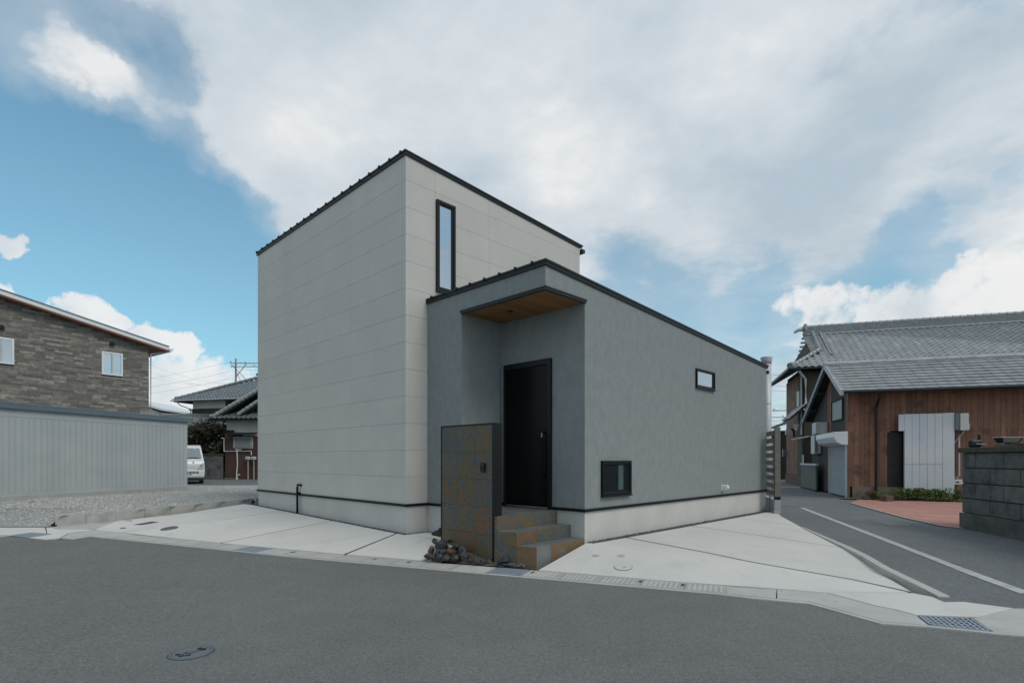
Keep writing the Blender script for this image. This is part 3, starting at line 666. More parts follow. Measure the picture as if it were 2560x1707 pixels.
M['galv_d']=mat('worn_iron_rim',(.075,.105,.125),(.10,.12,.13),scale=30,rough=.5)
M['iron2']=mat('worn_iron_cover',(.135,.15,.155),(.17,.155,.14),scale=9,rough=.65,bump=.4,bscale=150,bdist=.003)
manhole()
# ------------------------------------------------------------------ gravel lot and its kerb
def lot_z(x,y):
    T=[(11.3,.300),(11.9,.335),(15.1,.40),(20,.355),(26,.355)]
    if y<=T[0][0]: z=T[0][1]
    else:
        z=T[-1][1]
        for (a,b),(c,d) in zip(T,T[1:]):
            if y<=c: z=b+(d-b)*(y-a)/(c-a); break
    if x<-9.5:                                # bank falling to the apron at far left
        f=min(1,max(0,(y-(11.45+(-9.5-x)*.10))/1.1)); z=.085+(z-.085)*f
    return z
lotp=[(-6.75,16.0),(-7.20,15.15),(-8.85,12.0),(-9.60,11.42),(-12.0,11.75),(-34,13.6),(-34,24),(-3,23.4),(-1.8,21.5),(-5.5,16.6)]
lot=MB()
xs_=[-34,-24,-18,-15,-13,-12,-11,-10.4,-9.9,-9.5,-9.1,-8.8,-8.5,-8.2,-7.9,-7.6,-7.3,-7.0,-6.75,-6,-5,-3.5,-2]
ys_=[11.3,11.5,11.7,11.9,12.2,12.6,13.2,13.8,14.4,15,15.6,16.2,17,18.5,20,22,23.5]
def inside(x,y,poly):
    c=False; n=len(poly)
    for i in range(n):
        x0,y0=poly[i][:2]; x1,y1=poly[i-1][:2]
        if (y0>y)!=(y1>y) and x<(x1-x0)*(y-y0)/(y1-y0)+x0: c=not c
    return c
def kerb_x(y):      # x of the kerb's back edge at depth y
    if y>=11.94: return -8.73+(y-11.94)*.508-.02
    return -9.58+(y-11.36)*1.466-.0
for i in range(len(ys_)-1):
    y0,y1=ys_[i],ys_[i+1]
    for j in range(len(xs_)-1):
        x0,x1=xs_[j],xs_[j+1]
        r0=min(x1,kerb_x(y0)) if y0<16.2 else x1; r1=min(x1,kerb_x(y1)) if y1<16.2 else x1
        if x0>=max(r0,r1): continue
        r0=max(r0,x0); r1=max(r1,x0)
        lot.poly([(x0,y0,lot_z(x0,y0)),(r0,y0,lot_z(r0,y0)),(r1,y1,lot_z(r1,y1)),(x0,y1,lot_z(x0,y1))])
lo=lot.build('gravel_lot',None,recalc=False); struct(lo)
M['lot']=mat('gravel_bed',(.42,.42,.405),(.33,.335,.33),scale=18,detail=8,rough=.95,bump=1,bscale=60,bdist=.03,fine=.3,fscale=28,c3=(.30,.31,.32),s3=.5,thr=(.5,.7))
lo.data.materials.append(M['lot'])
gm=MB(); rnd=random.Random(3)
def stone(mb,x,y,z,r,rnd):
    n=len(mb.v); a=rnd.random()*PI; 
    pts=[(1,0,0),(-.3,.9,0),(-.8,-.6,0),(.1,.1,.8)]
    for p in pts:
        k=.6+.7*rnd.random(); X=p[0]*math.cos(a)-p[1]*math.sin(a); Y=p[0]*math.sin(a)+p[1]*math.cos(a)
        mb.v.append((x+X*r*k,y+Y*r*k,z+p[2]*r*k-.002))
    mb.f+=[(n,n+1,n+3),(n+1,n+2,n+3),(n+2,n,n+3)]
cnt=0
while cnt<30000:
    y=11.3+(rnd.random()**1.6)*12; x=-17+rnd.random()*15
    if not inside(x,y,lotp): continue
    cnt+=1; stone(gm,x,y,lot_z(x,y)+.004,.012+.022*rnd.random(),rnd)
gs=gm.build('gravel',M['gravel_i'],recalc=False); gs['kind']='stuff'; gs['label']='loose pale crushed gravel spread over the lot beside the shed'; gs['category']='gravel'
lk=thing('lot_kerb','row of grey concrete blocks retaining the gravel lot on the left','kerb',(-8.2,13,.2))
KP=[(-6.73,15.9,.435),(-7.10,15.15,.42),(-8.73,11.94,.36),(-9.58,11.36,.32)]
for q in range(3):
    A_,B_=Vector(KP[q]),Vector(KP[q+1]); L_=(B_-A_).length; d_=(B_-A_)/L_; n_=Vector((-d_.y,d_.x,0)).normalized()
    if n_.x>0: n_=-n_
    k=max(1,round(L_/.60)) if q<2 else 2
    for i in range(k):
        p0=A_+d_*(L_*i/k+.003); p1=A_+d_*(L_*(i+1)/k-.003)
        MB().prism([p0,p1,p1+n_*.12,p0+n_*.12],.30).build('kerb_block',M['kerb'],lk,bevel=.004)
MB().prism([G(120,1313,.10),G(205,1304,.13),G(330,1298,.15),G(330,1326,.07),G(236,1330,.06),G(150,1325,.07)],.12).build('kerb_footing',M['kerb'],lk)
e_=Vector(KP[3]); MB().box(WF,e_.x-.01,e_.x+.06,e_.y-.07,e_.y-.02,.078,.125).build('drain_outlet',M['black'],lk)
# dark pebble strips along the plinth
pb=MB()
def pebbles(a,b,w,n,z0,z1,mb):
    for _ in range(n):
        t=rnd.random(); x=a[0]+(b[0]-a[0])*t; y=a[1]+(b[1]-a[1])*t; d=(b[1]-a[1],a[0]-b[0]); l=math.hypot(*d); k=(rnd.random()-.5)*w
        stone(mb,x+d[0]/l*k,y+d[1]/l*k,z0+(z1-z0)*t+.0,.007+.014*rnd.random(),rnd)
pl=lambda a,b:tuple(H.p(a,b,0))[:2]
pebbles(pl(-.05,TB),pl(-.05,.05),.10,2600,zwall(TB)-.006,zwall(0)-.004,pb)
pebbles(pl(0,.05),pl(LS0,.05),.09,180,.236,.236,pb)
pebbles(pl(LS0-.05,.05),pl(LS0-.05,1.2),.10,420,.236,.20,pb)
pebbles(pl(RS+.05,LT+.06),pl(LS1,LT+.06),.13,3000,.236,.212,pb)
o=pb.build('pebbles',M['pebble'],recalc=False); o['kind']='stuff'; o['label']='dark crushed pebbles filling the narrow strip along the house plinth'; o['category']='pebbles'
# ------------------------------------------------------------------ the main house
house=thing('modern_house','modern two-storey grey box house with a lower dark stucco entrance wing','house',(HA[0],HA[1],.24))
# tower core
c=MB(); c.sbox(H,.016,TS-.016,TB+.016,-.016,lambda a:.70,lambda a:ztow(a)+.03); c.build('wall',M['joint'],house)
def panels_left():
    js=[TB+.002,b_of(714.4),b_of(876),-.09,0]
    zj=[ZT1+.001]+[J1-ROW*k for k in range(11,-1,-1)]+[ztow(0)+.02]
    g=.0035
    for zi in range(len(zj)-1):
        for k in range(len(js)-1):
            b0,b1=js[k]+(g/2 if k else 0),js[k+1]-(g/2 if k<len(js)-2 else 0)
            if k==len(js)-2: b1=-.016
            if k==3: b0=js[k]+.001
            MB().box(H,0,.016,b0,b1,zj[zi]+(g/2 if zi else 0),zj[zi+1]-g/2).build('siding_panel',M['siding'],house)
def panels_right():
    js=[0,.09,a_of(1088.3),a_of(1223),a_of(1440),TS]
    zj=[ZT1+.001]+[J1-ROW*k for k in range(11,-1,-1)]
    zj.append(None); g=.0035
    for zi in range(len(zj)-1):
        for k in range(len(js)-1):
            a0,a1=js[k]+(g/2 if k>1 else 0),js[k+1]-(g/2 if k<len(js)-2 else 0)
            if k==0: a1=js[1]-.001
            z0=zj[zi]+(g/2 if zi else 0)
            if zj[zi] is not None and zj[zi]<3.9 and k>=2: continue      # behind the low wing
            if zj[zi+1] is None: MB().sbox(H,a0,a1,-.016,0,lambda a:z0,lambda a:ztow(a)+.02).build('siding_panel',M['siding'],house)
            else:
                z1=zj[zi+1]-g/2
                MB().box(H,a0,a1,-.016,0,z0,z1).build('siding_panel',M['siding'],house)
panels_left(); panels_right()
# low wing walls
lw=MB()
lw.sbox(H,LS0,RS,.0,RT,lambda a:ZT1-.02,lambda a:zlow(a)+.02)
lw.sbox(H,RS,LS1,.001,LT,lambda a:ZT1-.02,lambda a:zlow(a)+.02)
lw.sbox(H,LS0,RS,RT,LT,lambda a:ZC+.006,lambda a:zlow(a)+.02)
lw.sbox(H,TS+.002,LS1,-2.5,.001,lambda a:ZT1-.02,lambda a:zlow(a)+.02)
lw.build('stucco_wall',M['stucco'],house)
# plinth
pn=MB(); I=.012
pn.box(H,I,TS,TB+I,-I,-.1,.71)
pn.box(H,LS0+I,RS,-.02,RT-.001,-.1,.709)
pn.box(H,RS+.001+I,LS1-I,-2.4,LT-I,-.1,.708)
pn.build('plinth',M['mortar'],house)
# flashing
def flash(pts,name='drip_flashing'):
    m=MB()
    for (a0,b0),(a1,b1) in zip(pts,pts[1:]):
        if abs(a0-a1)<1e-6: 
            s_=-1; m.box(H,a0-.022,a0+.004,min(b0,b1)-.0,max(b0,b1)+.0,ZT0-.002,ZT1+.004)
        else: m.box(H,min(a0,a1),max(a0,a1),b0-.004,b0+.022,ZT0-.0015,ZT1+.0045)
    m.build(name,M['black'],house)
flash([(0,TB-.02),(0,.0215)]); flash([(-.018,0),(LS0-.0215,0)]); flash([(LS0,-.0),(LS0,RT+.0215)])
flash([(LS0-.02,RT),(RS-.0225,RT)])
m=MB(); m.box(H,RS-.022,RS+.004,RT+.02,b_of(1262,RS),ZT0-.002,ZT1+.004); m.box(H,RS-.022,RS+.004,b_of(1383,RS),LT+.0215,ZT0-.002,ZT1+.004)
m.box(H,RS+.0045,LS1+.02,LT-.004,LT+.022,ZT0-.0015,ZT1+.0045); m.build('drip_flashing',M['black'],house)
# roofs
def roof(zf,a0,a1,b0,b1,oh,name,low_end_gutter=True,seam0=0.0):
    m=MB()                                       # main fascia ring + sheet
    m.sbox(H,a0-oh,a1+.09,b0-oh,b1+oh,lambda a:zf(a)+.052,lambda a:zf(a)+.078)      # metal sheet
    m.build('roof_sheet',M['black2'],house)
    f=MB(); f.sbox(H,a0-oh*.7,a1+.05,b1,b1+oh*.7,lambda a:zf(a)-.004,lambda a:zf(a)+.05)
    f.sbox(H,a0-oh*.7,a1+.05,b0-oh*.7,b0,lambda a:zf(a)-.004,lambda a:zf(a)+.05)
    f.box(H,a0-oh*.7,a0-.0005,b0,b1,zf(a0)-.004,zf(a0)+.05); f.build('fascia',M['black'],house)
    b=b0+seam0
    while b<b1-.05:
        s_=MB(); s_.sbox(H,a0-oh-.012,a1+.08,b-.012,b+.012,lambda a:zf(a)+.078,lambda a:zf(a)+.098)
        s_.b8([H.p(a0-oh-.03,b-.006,zf(a0)+.055),H.p(a0-oh-.001,b-.006,zf(a0)+.055),H.p(a0-oh-.001,b+.006,zf(a0)+.055),H.p(a0-oh-.03,b+.006,zf(a0)+.055),
               H.p(a0-oh-.012,b-.006,zf(a0)+.097),H.p(a0-oh-.001,b-.006,zf(a0)+.097),H.p(a0-oh-.001,b+.006,zf(a0)+.097),H.p(a0-oh-.012,b+.006,zf(a0)+.097)])
        s_.build('standing_seam',M['black2'],house); b+=.333
roof(ztow,0,TS,TB,0,.035,'tower',seam0=.02)
roof(zlow,LS0,LS1,.0,LT,.035,'low',seam0=.16)
m=MB(); m.sbox(H,TS+.02,LS1+.09,-2.55,.0-.036,lambda a:zlow(a)+.03,lambda a:zlow(a)+.075); m.build('roof_sheet',M['black2'],house)
g_=MB(); zg=ztow(TS); g_.box(H,TS+.03,TS+.14,TB-.03,.05,zg-.10,zg-.02); g_.build('eaves_gutter',M['black2'],house)
g_=MB(); zg=zlow(LS1); g_.box(H,LS1+.03,LS1+.13,-2.5,LT+.03,zg-.135,zg-.055); g_.build('eaves_gutter',M['black2'],house)
g_=MB(); g_.box(H,LS1-.0,LS1+.029,LT-.10,LT+.015,zg-.13,zg-.06); g_.build('gutter_bracket',M['black'],house)
# canopy edge trim and cedar ceiling
m=MB(); m.box(H,LS0-.022,LS0+.03,RT-.0,LT+.022,ZC-.0,ZC+.050); m.box(H,LS0+.0305,RS+.02,LT-.03,LT+.0215,ZC-.0005,ZC+.050)
m.box(H,LS0-.03,LS0-.0225,RT-.02,LT+.03,ZC+.030,ZC+.0502); m.box(H,LS0-.0225,RS+.03,LT+.022,LT+.03,ZC+.030,ZC+.0502)
m.build('canopy_trim',M['black2'],house)
nP=17; bw=(LT-.03-RT)/nP
for i in range(nP):
    MB().box(H,LS0+.032,RS-.001,RT+i*bw+.0015,RT+(i+1)*bw-.0015,ZC+.0,ZC+.014+.0).build('ceiling_board',M['cedar'],house)
MB().box(H,LS0+.03,RS,RT,LT-.03,ZC+.0142,ZC+.02).build('ceiling_backing',M['blackwood'],house)
# recessed downlight
dl=H.p(a_of(1276,RT+.75)*0+.80,1.45,ZC); 
kx_=None
Yd=(ZC-CH)*F/(HY-778); cd=Vector(((1275.5-1280)/F*Yd,Yd,ZC))
MB().lathe(cd,[(.052,ZC-.004),(.052,ZC-.001),(.03,ZC-.0005)],24).build('downlight',M['black'],house)
# door
b0=b_of(1264.2,RS); b1=b_of(1380.5,RS); ZD0,ZD1=.705,3.105
fr=MB(); w=.055
fr.box(H,RS-.055,RS+.02,b0,b0+w,ZD0,ZD1); fr.box(H,RS-.055,RS+.02,b1-w,b1,ZD0,ZD1); fr.box(H,RS-.0545,RS+.02,b0+w,b1-w,ZD1-.09,ZD1); fr.box(H,RS-.04,RS+.02,b0+w,b1-w,ZD0,ZD0+.02)
fr.build('door_frame',M['black'],house)
door=MB(); door.box(H,RS-.028,RS-.001,b0+w+.004,b1-w-.006,ZD0+.022,ZD1-.096); dr=door.build('door',M['door'],house,bevel=.003)
MB().box(H,RS-.045,RS-.0285,b0+w,b1-w,ZD0+.004,ZD0+.021).build('threshold',M['steel'],dr)
bh=b_of(1356,RS-.08)
hd=MB(); hd.tube([H.p(RS-.030,bh,1.93),H.p(RS-.085,bh,1.90),H.p(RS-.09,bh,1.86),H.p(RS-.088,bh,1.45),H.p(RS-.085,bh,1.25),H.p(RS-.030,bh,1.22)],.011,10)
hd.build('door_handle',M['door'],dr,smooth=True)
MB().box(H,RS-.098,RS-.089,bh-.010,bh+.010,1.875,1.915).build('lock_button',M['steel'],dr)
MB().tube([H.p(RS-.089,bh,1.86),H.p(RS-.103,bh,1.86)],.012,12).build('lock_cylinder',M['steel'],dr)
# windows on right-hand faces
def window(parent,b,a0,a1,z0,z1,fw,glass,proud=.03,sill=True,curtain=False):
    f=MB()
    f.box(H,a0,a0+fw,b+.001,b+proud,z0,z1); f.box(H,a1-fw,a1,b+.001,b+proud,z0,z1)
    f.box(H,a0+fw,a1-fw,b+.001,b+proud-.001,z1-fw,z1); f.box(H,a0+fw,a1-fw,b+.001,b+proud-.001,z0,z0+fw)
    win=f.build('window',M['black'],parent)
    i=MB(); k=fw*.55; A0,A1,Z0,Z1=a0+fw,a1-fw,z0+fw,z1-fw
    i.box(H,A0,A0+k,b+.001,b+proud*.55,Z0,Z1); i.box(H,A1-k,A1,b+.001,b+proud*.55,Z0,Z1); i.box(H,A0+k,A1-k,b+.001,b+proud*.54,Z1-k,Z1); i.box(H,A0+k,A1-k,b+.001,b+proud*.54,Z0,Z0+k)
    i.build('sash',M['black2'],win)
    MB().box(H,A0+k,A1-k,b+.0015,b+.008,Z0+k,Z1-k).build('pane',glass,win)
    if sill: MB().box(H,a0-.006,a1+.006,b+.001,b+proud+.014,z0-.018,z0-.001).build('sill',M['black2'],win)
    return win
window(house,0,a_of(1089.3),a_of(1135.6),4.475,6.075,.048,M['glass'],.045)
window(house,LT,a_of(1738.2,LT),a_of(1783.9,LT),2.934,3.302,.030,M['glass'],.04)
wn=window(house,LT,a_of(1501.6,LT),a_of(1573,LT),.9145,1.473,.040,M['glass_dark'],.05)
a1=a_of(1555,LT); MB().box(H,a_of(1545,LT),a_of(1557,LT),LT+.0085,LT+.0095,1.0,1.40).build('curtain_edge',M['glass_teal'],wn)
# vent hood
av=a_of(1803,LT); Yv=H.p(av,LT,0).y; zv=CH+(HY-1218)/F*Yv
vh=thing('vent_hood','white round exterior vent hood low on the dark stucco right wall','vent hood',tuple(H.p(av,LT,zv)))
MB().box(H,av-.015,av+.075,LT+.001,LT+.02,zv-.07,zv+.06).build('backplate',M['white'],vh,bevel=.003)
h_=MB()
pr=[(-.05,.02),(-.05,.10),(-.02,.14),(.02,.145),(.05,.12),(.06,.02)]
h_.ext([H.p(av+.0,LT+y,zv+x) for x,y in pr],Vector((U[0]*.10,U[1]*.10,0))); h_.build('hood',M['white'],vh,bevel=.015,smooth=False)
# pipe on left wall
bp=b_of(743.8,-.05)
pp=thing('drain_pipe','thin black pipe rising from the ground and bending into the left siding wall','pipe',tuple(H.p(-.05,bp,.27)))
zt=.24+1.0
Yp=H.p(-.05,bp,0).y; zt=CH-(1211-HY)/F*Yp
MB().tube([H.p(-.055,bp,.25),H.p(-.055,bp,zt-.05),H.p(-.055,bp+.008,zt-.018),H.p(-.055,bp+.03,zt),H.p(-.055,bp+.075,zt),H.p(-.03,bp+.10,zt-.01),H.p(.0,bp+.10,zt-.01)],.024,12).build('pipe',M['black'],pp,smooth=True)
MB().box(H,-.03,.0,bp-.03,bp+.06,ZT1+.006,ZT1+.03).build('clip',M['black'],pp)
# garden spotlight at back left corner
sp=G(632,1262,.34); 
t=thing('garden_spotlight','small black garden spotlight tilted up at the back left corner of the house','spotlight',tuple(sp))
MB().lathe(sp,[(.04,sp.z-.05),(.04,sp.z-.01),(.015,sp.z),(.012,sp.z+.05)],14).build('stake',M['black'],t)
MB().tube([sp+Vector((-.015,-.02,.06)),sp+Vector((.05,-.01,.13))],.035,14).build('lamp_body',M['black'],t,smooth=False)
MB().tube([sp+Vector((.051,-.0098,.131)),sp+Vector((.055,-.009,.135))],.031,14).build('lens',M['lens'],t)
# ------------------------------------------------------------------ gate wall with slate tiles
gwa=RS-1.087  # a of the tile face line through K3 reference
Rp_=Vector((-.261,7.63)); Rl=Vector((Rp_.x-HA[0],Rp_.y-HA[1])); ra=Rl.x*U[0]+Rl.y*U[1]; rb=Rl.x*V[0]+Rl.y*V[1]
a0=ra; bR=rb; bL=rb-1.185; DEP=.166; ZG=2.012
gw=thing('gate_wall','free-standing slab wall clad in rusty slate tiles, black steel frame, beside the entrance steps','gate wall',tuple(H.p(a0+.08,(bL+bR)/2,.02)))
fr=MB(); t_=.022
fr.box(H,a0-.006,a0+DEP,bL,bL+t_,0,ZG); fr.box(H,a0-.006,a0+DEP,bR-t_,bR,-.03,ZG); fr.box(H,a0-.0055,a0+DEP,bL+t_,bR-t_,ZG-t_,ZG-.0005); fr.box(H,a0+.02,a0+DEP,bL+t_,bR-t_,0,ZG-t_)
fr.build('steel_frame',M['black'],gw,bevel=.002)
cw=(bR-bL-2*t_)/3; rh=.392
for rr in range(6):
    for cc in range(3):
        z1=ZG-t_-rr*rh-.001; z0=max(-.05,z1-rh+.0025)
        if z1<0: continue
        MB().box(H,a0+random.uniform(-.001,.0015),a0+.018,bL+t_+cc*cw+.0012,bL+t_+(cc+1)*cw-.0012,z0,z1).build('slate_tile',M['slate'],gw,bevel=.0015)
pI=P(1207,1168,7.72)
ib=Vector((pI.x-HA[0],pI.y-HA[1])); ibb=b_of(1207,a0-.02); Yi=H.p(a0-.02,ibb,0).y; zi=CH-(1168-HY)/F*Yi
ic=thing('intercom','small black intercom box fixed on the rusty slate gate wall','intercom',tuple(H.p(a0,ibb,zi)))
MB().box(H,a0-.030,a0-.0045,ibb-.045,ibb+.045,zi-.065,zi+.065).build('housing',M['black'],ic,bevel=.004)
MB().box(H,a0-.032,a0-.0302,ibb-.006,ibb+.006,zi+.030,zi+.042).build('camera_lens',M['steel'],ic)
MB().box(H,a0-.0316,a0-.0302,ibb-.025,ibb+.025,zi-.05,zi-.035).build('call_button',M['black2'],ic)
# ------------------------------------------------------------------ steps
K3=Vector((H.p(RS-1.087,LT,0).x,H.p(RS-1.087,LT,0).y))
gneg=-Vector((gd.x,gd.y))
def stepline(t): return K3+gneg*t       # left side faces run parallel to the gutter
st=thing('entrance_steps','three entrance steps tiled in rusty slate leading up to the black front door','steps',tuple(H.p(RS-.5,LT-.3,.1)))
TR=.272; ZS=[.296,.486,.690]
def hb(b): # point where stepline reaches wing coordinate b
    # solve K3+gneg*t has b coordinate b
    kb=(K3.x-HA[0])*V[0]+(K3.y-HA[1])*V[1]; gb=gneg.x*V[0]+gneg.y*V[1]; t=(b-kb)/gb; p=stepline(t)
    return ((p.x-HA[0])*U[0]+(p.y-HA[1])*U[1],b)
def body(bf,bb,z):
    (af,_),(ab,_)=hb(bf),hb(bb)
    return [H.p(af+.008,bf-.008,z),H.p(RS-.003,bf-.008,z),H.p(RS-.003,bb,z),H.p(ab+.008,bb,z)]
core=MB(); bs_=[LT,LT-TR,LT-2*TR]
core.prism(body(LT,LT-TR,ZS[0]-.012),.5); core.prism(body(LT-TR,LT-2*TR,ZS[1]-.012),.7)
core.prism([H.p(hb(bs_[2])[0]+.008,bs_[2]-.008,ZS[2]-.012),H.p(RS-.003,bs_[2]-.008,ZS[2]-.012),H.p(RS-.003,RT+.01,ZS[2]-.012),H.p(LS0+.0,RT+.01,ZS[2]-.012),H.p(LS0-.05,1.6,ZS[2]-.012),H.p(.19,2.10,ZS[2]-.012)],.9)
core.build('core',M['kerb'],st)
def tile_piece(pts,d,m,nm='slate_tile'): 
    return MB().ext(pts,d).build(nm,m,st,bevel=.0015)
for k in range(3):
    bf=LT-k*TR; bb=bf-TR if k<2 else RT+.012; z=ZS[k]; zlo=-.06 if k==0 else ZS[k-1]+.0005
    ab=RS-.004
    if k<2: ab=RS-.004
    a_s=hb(bf)[0]
    # riser tiles
    aa=a_s; first=True
    while aa<ab-.02:
        ae=min(ab,aa+(.40 if not (first and k==0) else .30))
        if ab-ae<.08: ae=ab
        m_=M['slate_grey'] if (k==0 and first) else (M['slate_rust'] if k==0 else M['slate'])
        tile_piece([H.p(aa+.001,bf,zlo),H.p(ae-.001,bf,zlo),H.p(ae-.001,bf,z-.0005),H.p(aa+.001,bf,z-.0005)],Vector((-V[0]*.008,-V[1]*.008,0)),m_)
        aa=ae; first=False
    # tread tiles
    aa=a_s+.0; ab2=hb(bb)[0] if k<2 else LS0+.02
    n=3
    for i in range(n):
        f0,f1=i/n,(i+1)/n
        p=[H.p(a_s+(ab-a_s)*f0+.001,bf-.001,z),H.p(a_s+(ab-a_s)*f1-.001,bf-.001,z),H.p(ab2+(ab-ab2)*f1-.001,bb+.001,z),H.p(ab2+(ab-ab2)*f0+.001,bb+.001,z)]
        tile_piece(p,Vector((0,0,-.011)),M['slate_grey'])
    # left side tiles along the gutter line
    bl_=bf-TR if k<2 else bf-.04
    ts=[0]; kb=(K3.x-HA[0])*V[0]+(K3.y-HA[1])*V[1]; gb=gneg.x*V[0]+gneg.y*V[1]
    t0=(bf-kb)/gb; t1=(bl_-kb)/gb
    nn=Vector((-gneg.y,gneg.x))
    if nn.dot(Vector((H.p(RS,LT,0).x,H.p(RS,LT,0).y))-K3)<0: nn=-nn
    segs=[(t0,t1)] if t1-t0<.45 else [(t0,t0+.3),(t0+.3,t0+.6),(t0+.6,t1)]
    zz=[-.08,z-.001] 
    for q0,q1 in segs:
        p0,p1=stepline(q0),stepline(q1)
        levels=[-.08]+[l for l in (.29,) if l<z-.05]+[z-.001]
        for l0,l1 in zip(levels,levels[1:]):
            tile_piece([(p0.x,p0.y,l0+.001),(p1.x-gneg.x*.002,p1.y-gneg.y*.002,l0+.001),(p1.x-gneg.x*.002,p1.y-gneg.y*.002,l1),(p0.x,p0.y,l1)],Vector((nn.x*.008,nn.y*.008,0)),M['slate_rust'] if l1<.32 and k==0 else M['slate'])
# ------------------------------------------------------------------ rocks by the gate wall
def rock(px,py,Y,sx,sy,sz,label,m='rock',group='angular rocks heaped at the foot of the gate wall',seed=0):
    rr=random.Random(seed*13+5)
    bm=bmesh.new(); bmesh.ops.create_icosphere(bm,subdivisions=3,radius=1)
    pl_=[]
    for _ in range(9):
        v=Vector((rr.gauss(0,1),rr.gauss(0,1),rr.gauss(0,1))).normalized(); pl_.append((v,.42+.33*rr.random()))
    for v in bm.verts:
        for n,d in pl_:
            e=v.co.dot(n)-d
            if e>0: v.co-=n*e
        v.co*=1.2*(1+.06*(rr.random()-.5))
        v.co.x*=sx; v.co.y*=sy; v.co.z*=sz
    me=bpy.data.meshes.new('rock'); bm.to_mesh(me); bm.free(); me.materials.append(M[m])
    o=bpy.data.objects.new('rock',me); COL.objects.link(o); p=P(px,py,Y); o.location=p
    o.rotation_euler=(rr.random()*.5-.25,rr.random()*.5-.25,rr.random()*6.28)
    o['label']=label; o['category']='rock'; o['group']=group; return o
RK=[(1108,1362,8.02,.125,.09,.085,'largest dark rock on top of the heap, leaning on the slate gate wall','rock'),
(1140,1366,7.92,.08,.06,.06,'pale grey streaked rock beside the largest dark one','rock'),
(1078,1374,8.05,.05,.045,.055,'small upright brown rock at the upper left of the heap','rock_rust'),
(1092,1380,7.95,.055,.05,.05,'light grey rock below the largest dark one','rock'),
(1110,1378,7.92,.06,.05,.045,'dark rock tucked under the largest one','rock'),
(1131,1381,7.85,.08,.05,.045,'flat rust-orange rock in the middle of the heap','rock_rust'),
(1155,1377,7.83,.085,.07,.07,'bluish dark rock right of the rust-orange one','rock'),
(1072,1390,7.86,.075,.06,.05,'grey glossy rock at the far left end of the heap','rock'),
(1097,1391,7.80,.065,.055,.045,'squat grey rock in the front row left of centre','rock'),
(1118,1394,7.74,.07,.055,.048,'dark rounded rock in the front row below the rust-orange one','rock'),
(1141,1393,7.72,.062,.055,.06,'blue-black pointed rock in the front row centre','rock'),
(1160,1391,7.70,.055,.05,.072,'tall brownish grey rock in the front row right of centre','rock'),
(1179,1395,7.66,.055,.05,.05,'dark rock in the front row right end','rock'),
(1176,1388,7.74,.035,.035,.035,'little rust-red rock behind the front row right end','rock_rust'),
(1197,1400,7.60,.050,.045,.042,'dull brown rock close to the steel edge','rock'),
(1212,1403,7.58,.030,.03,.03,'tiny pale rock nearest the steel edge','rock'),
(1222,1402,7.60,.035,.03,.03,'tiny rust-brown rock against the steel edge','rock_rust'),
(1122,1352,8.22,.05,.045,.04,'dark rock at the very top behind the heap','rock'),
(1086,1352,8.30,.045,.04,.04,'small dark rock at the top left behind the heap','rock'),
(1148,1388,7.78,.035,.03,.03,'small grey rock wedged between front row rocks','rock'),
(1258,1401,7.52,.085,.075,.062,'lone blue-black rock between the gate wall and the steps','rock')]
for i,q in enumerate(RK): rock(*q,seed=i+3)
bd_=MB(); bq=[G(1058,1393.5,.03),GI(1150),GI(1262,.02),stepline(.62).to_3d()+Vector((0,0,.03)),H.p(a0+.3,bR,.05),H.p(a0+.2,bL,.16),H.p(.1,1.3,.17)]
bc=P(1122,1372,8.02)
for i in range(len(bq)): bd_.poly([bq[i],bq[(i+1)%len(bq)],bc])
struct(bd_.build('planting_bed',M['dirt'],recalc=False))
pb=MB()
for _ in range(900):
    x=rnd.random(); s=hit(tuple(gp(0,GW))[:2],(gd.x,gd.y),1060)+x*1.55; w=GW+.02+rnd.random()*.5*(.4+x*.1)
    p=gp(s,w); stone(pb,p.x,p.y,.035+.02*rnd.random(),.01+.02*rnd.random(),rnd)
o=pb.build('pebbles',M['pebble'],recalc=False); o['kind']='stuff'; o['label']='small dark chippings around the rocks at the gate wall'; o['category']='pebbles'
# black box behind the gate wall
bx=G(1091,1348,.17)
t=thing('garden_lamp_box','low black box light half hidden behind the left edge of the gate wall','lamp box',tuple(bx))
f_=Fr((bx.x,bx.y),V); 
MB().b8([f_.p(-.12,0,bx.z-.02),f_.p(.10,0,bx.z-.02),f_.p(.10,.18,bx.z-.02),f_.p(-.12,.18,bx.z-.02),f_.p(-.13,-.005,bx.z+.10),f_.p(.11,-.005,bx.z+.10),f_.p(.11,.185,bx.z+.16),f_.p(-.13,.185,bx.z+.16)]).build('housing',M['black2'],t,bevel=.006)
MB().box(f_,.0,.06,.05,.12,bx.z+.10,bx.z+.19).build('knob',M['black'],t,bevel=.006)
# ------------------------------------------------------------------ fence, flue and tap at the right end of the house
fo=(6.445,13.0); FN=Fr(fo,(.262,.965))    # along the boundary, away from camera
fe=thing('slat_fence','weathered grey horizontal slat fence on a block base behind the right end of the house','fence',(fo[0],fo[1],.18))
def fblock(a0,a1,z0,z1): MB().box(FN,a0+.002,a1-.002,0,.14,z0+.001,z1-.001).build('concrete_block',M['cblock'],fe,bevel=.003)
for i in range(12):
    for (z0,z1) in ((-.05,.30),(.305,.52)):
        fblock(-.02+i*.4 if i else -.02,.38+i*.4,z0,z1)
MB().box(FN,.0,.13,.0,.13,.525,.60).build('post_foot',M['black'],fe)
for k,a in enumerate((0,1.8,3.6)):
    MB().box(FN,a,a+.12,.005,.125,.585,2.27).build('post',M['wood'],fe,bevel=.004)
zz=.61
for i in range(9):
    MB().box(FN,.121,4.8,.095+.003*(i%2),.122+.003*(i%2),zz,zz+.118).build('slat',M['wood'],fe,bevel=.003); zz+=.184
fl=Vector(P(1916,1147,14.9)); fx,fy=fl.x,fl.y
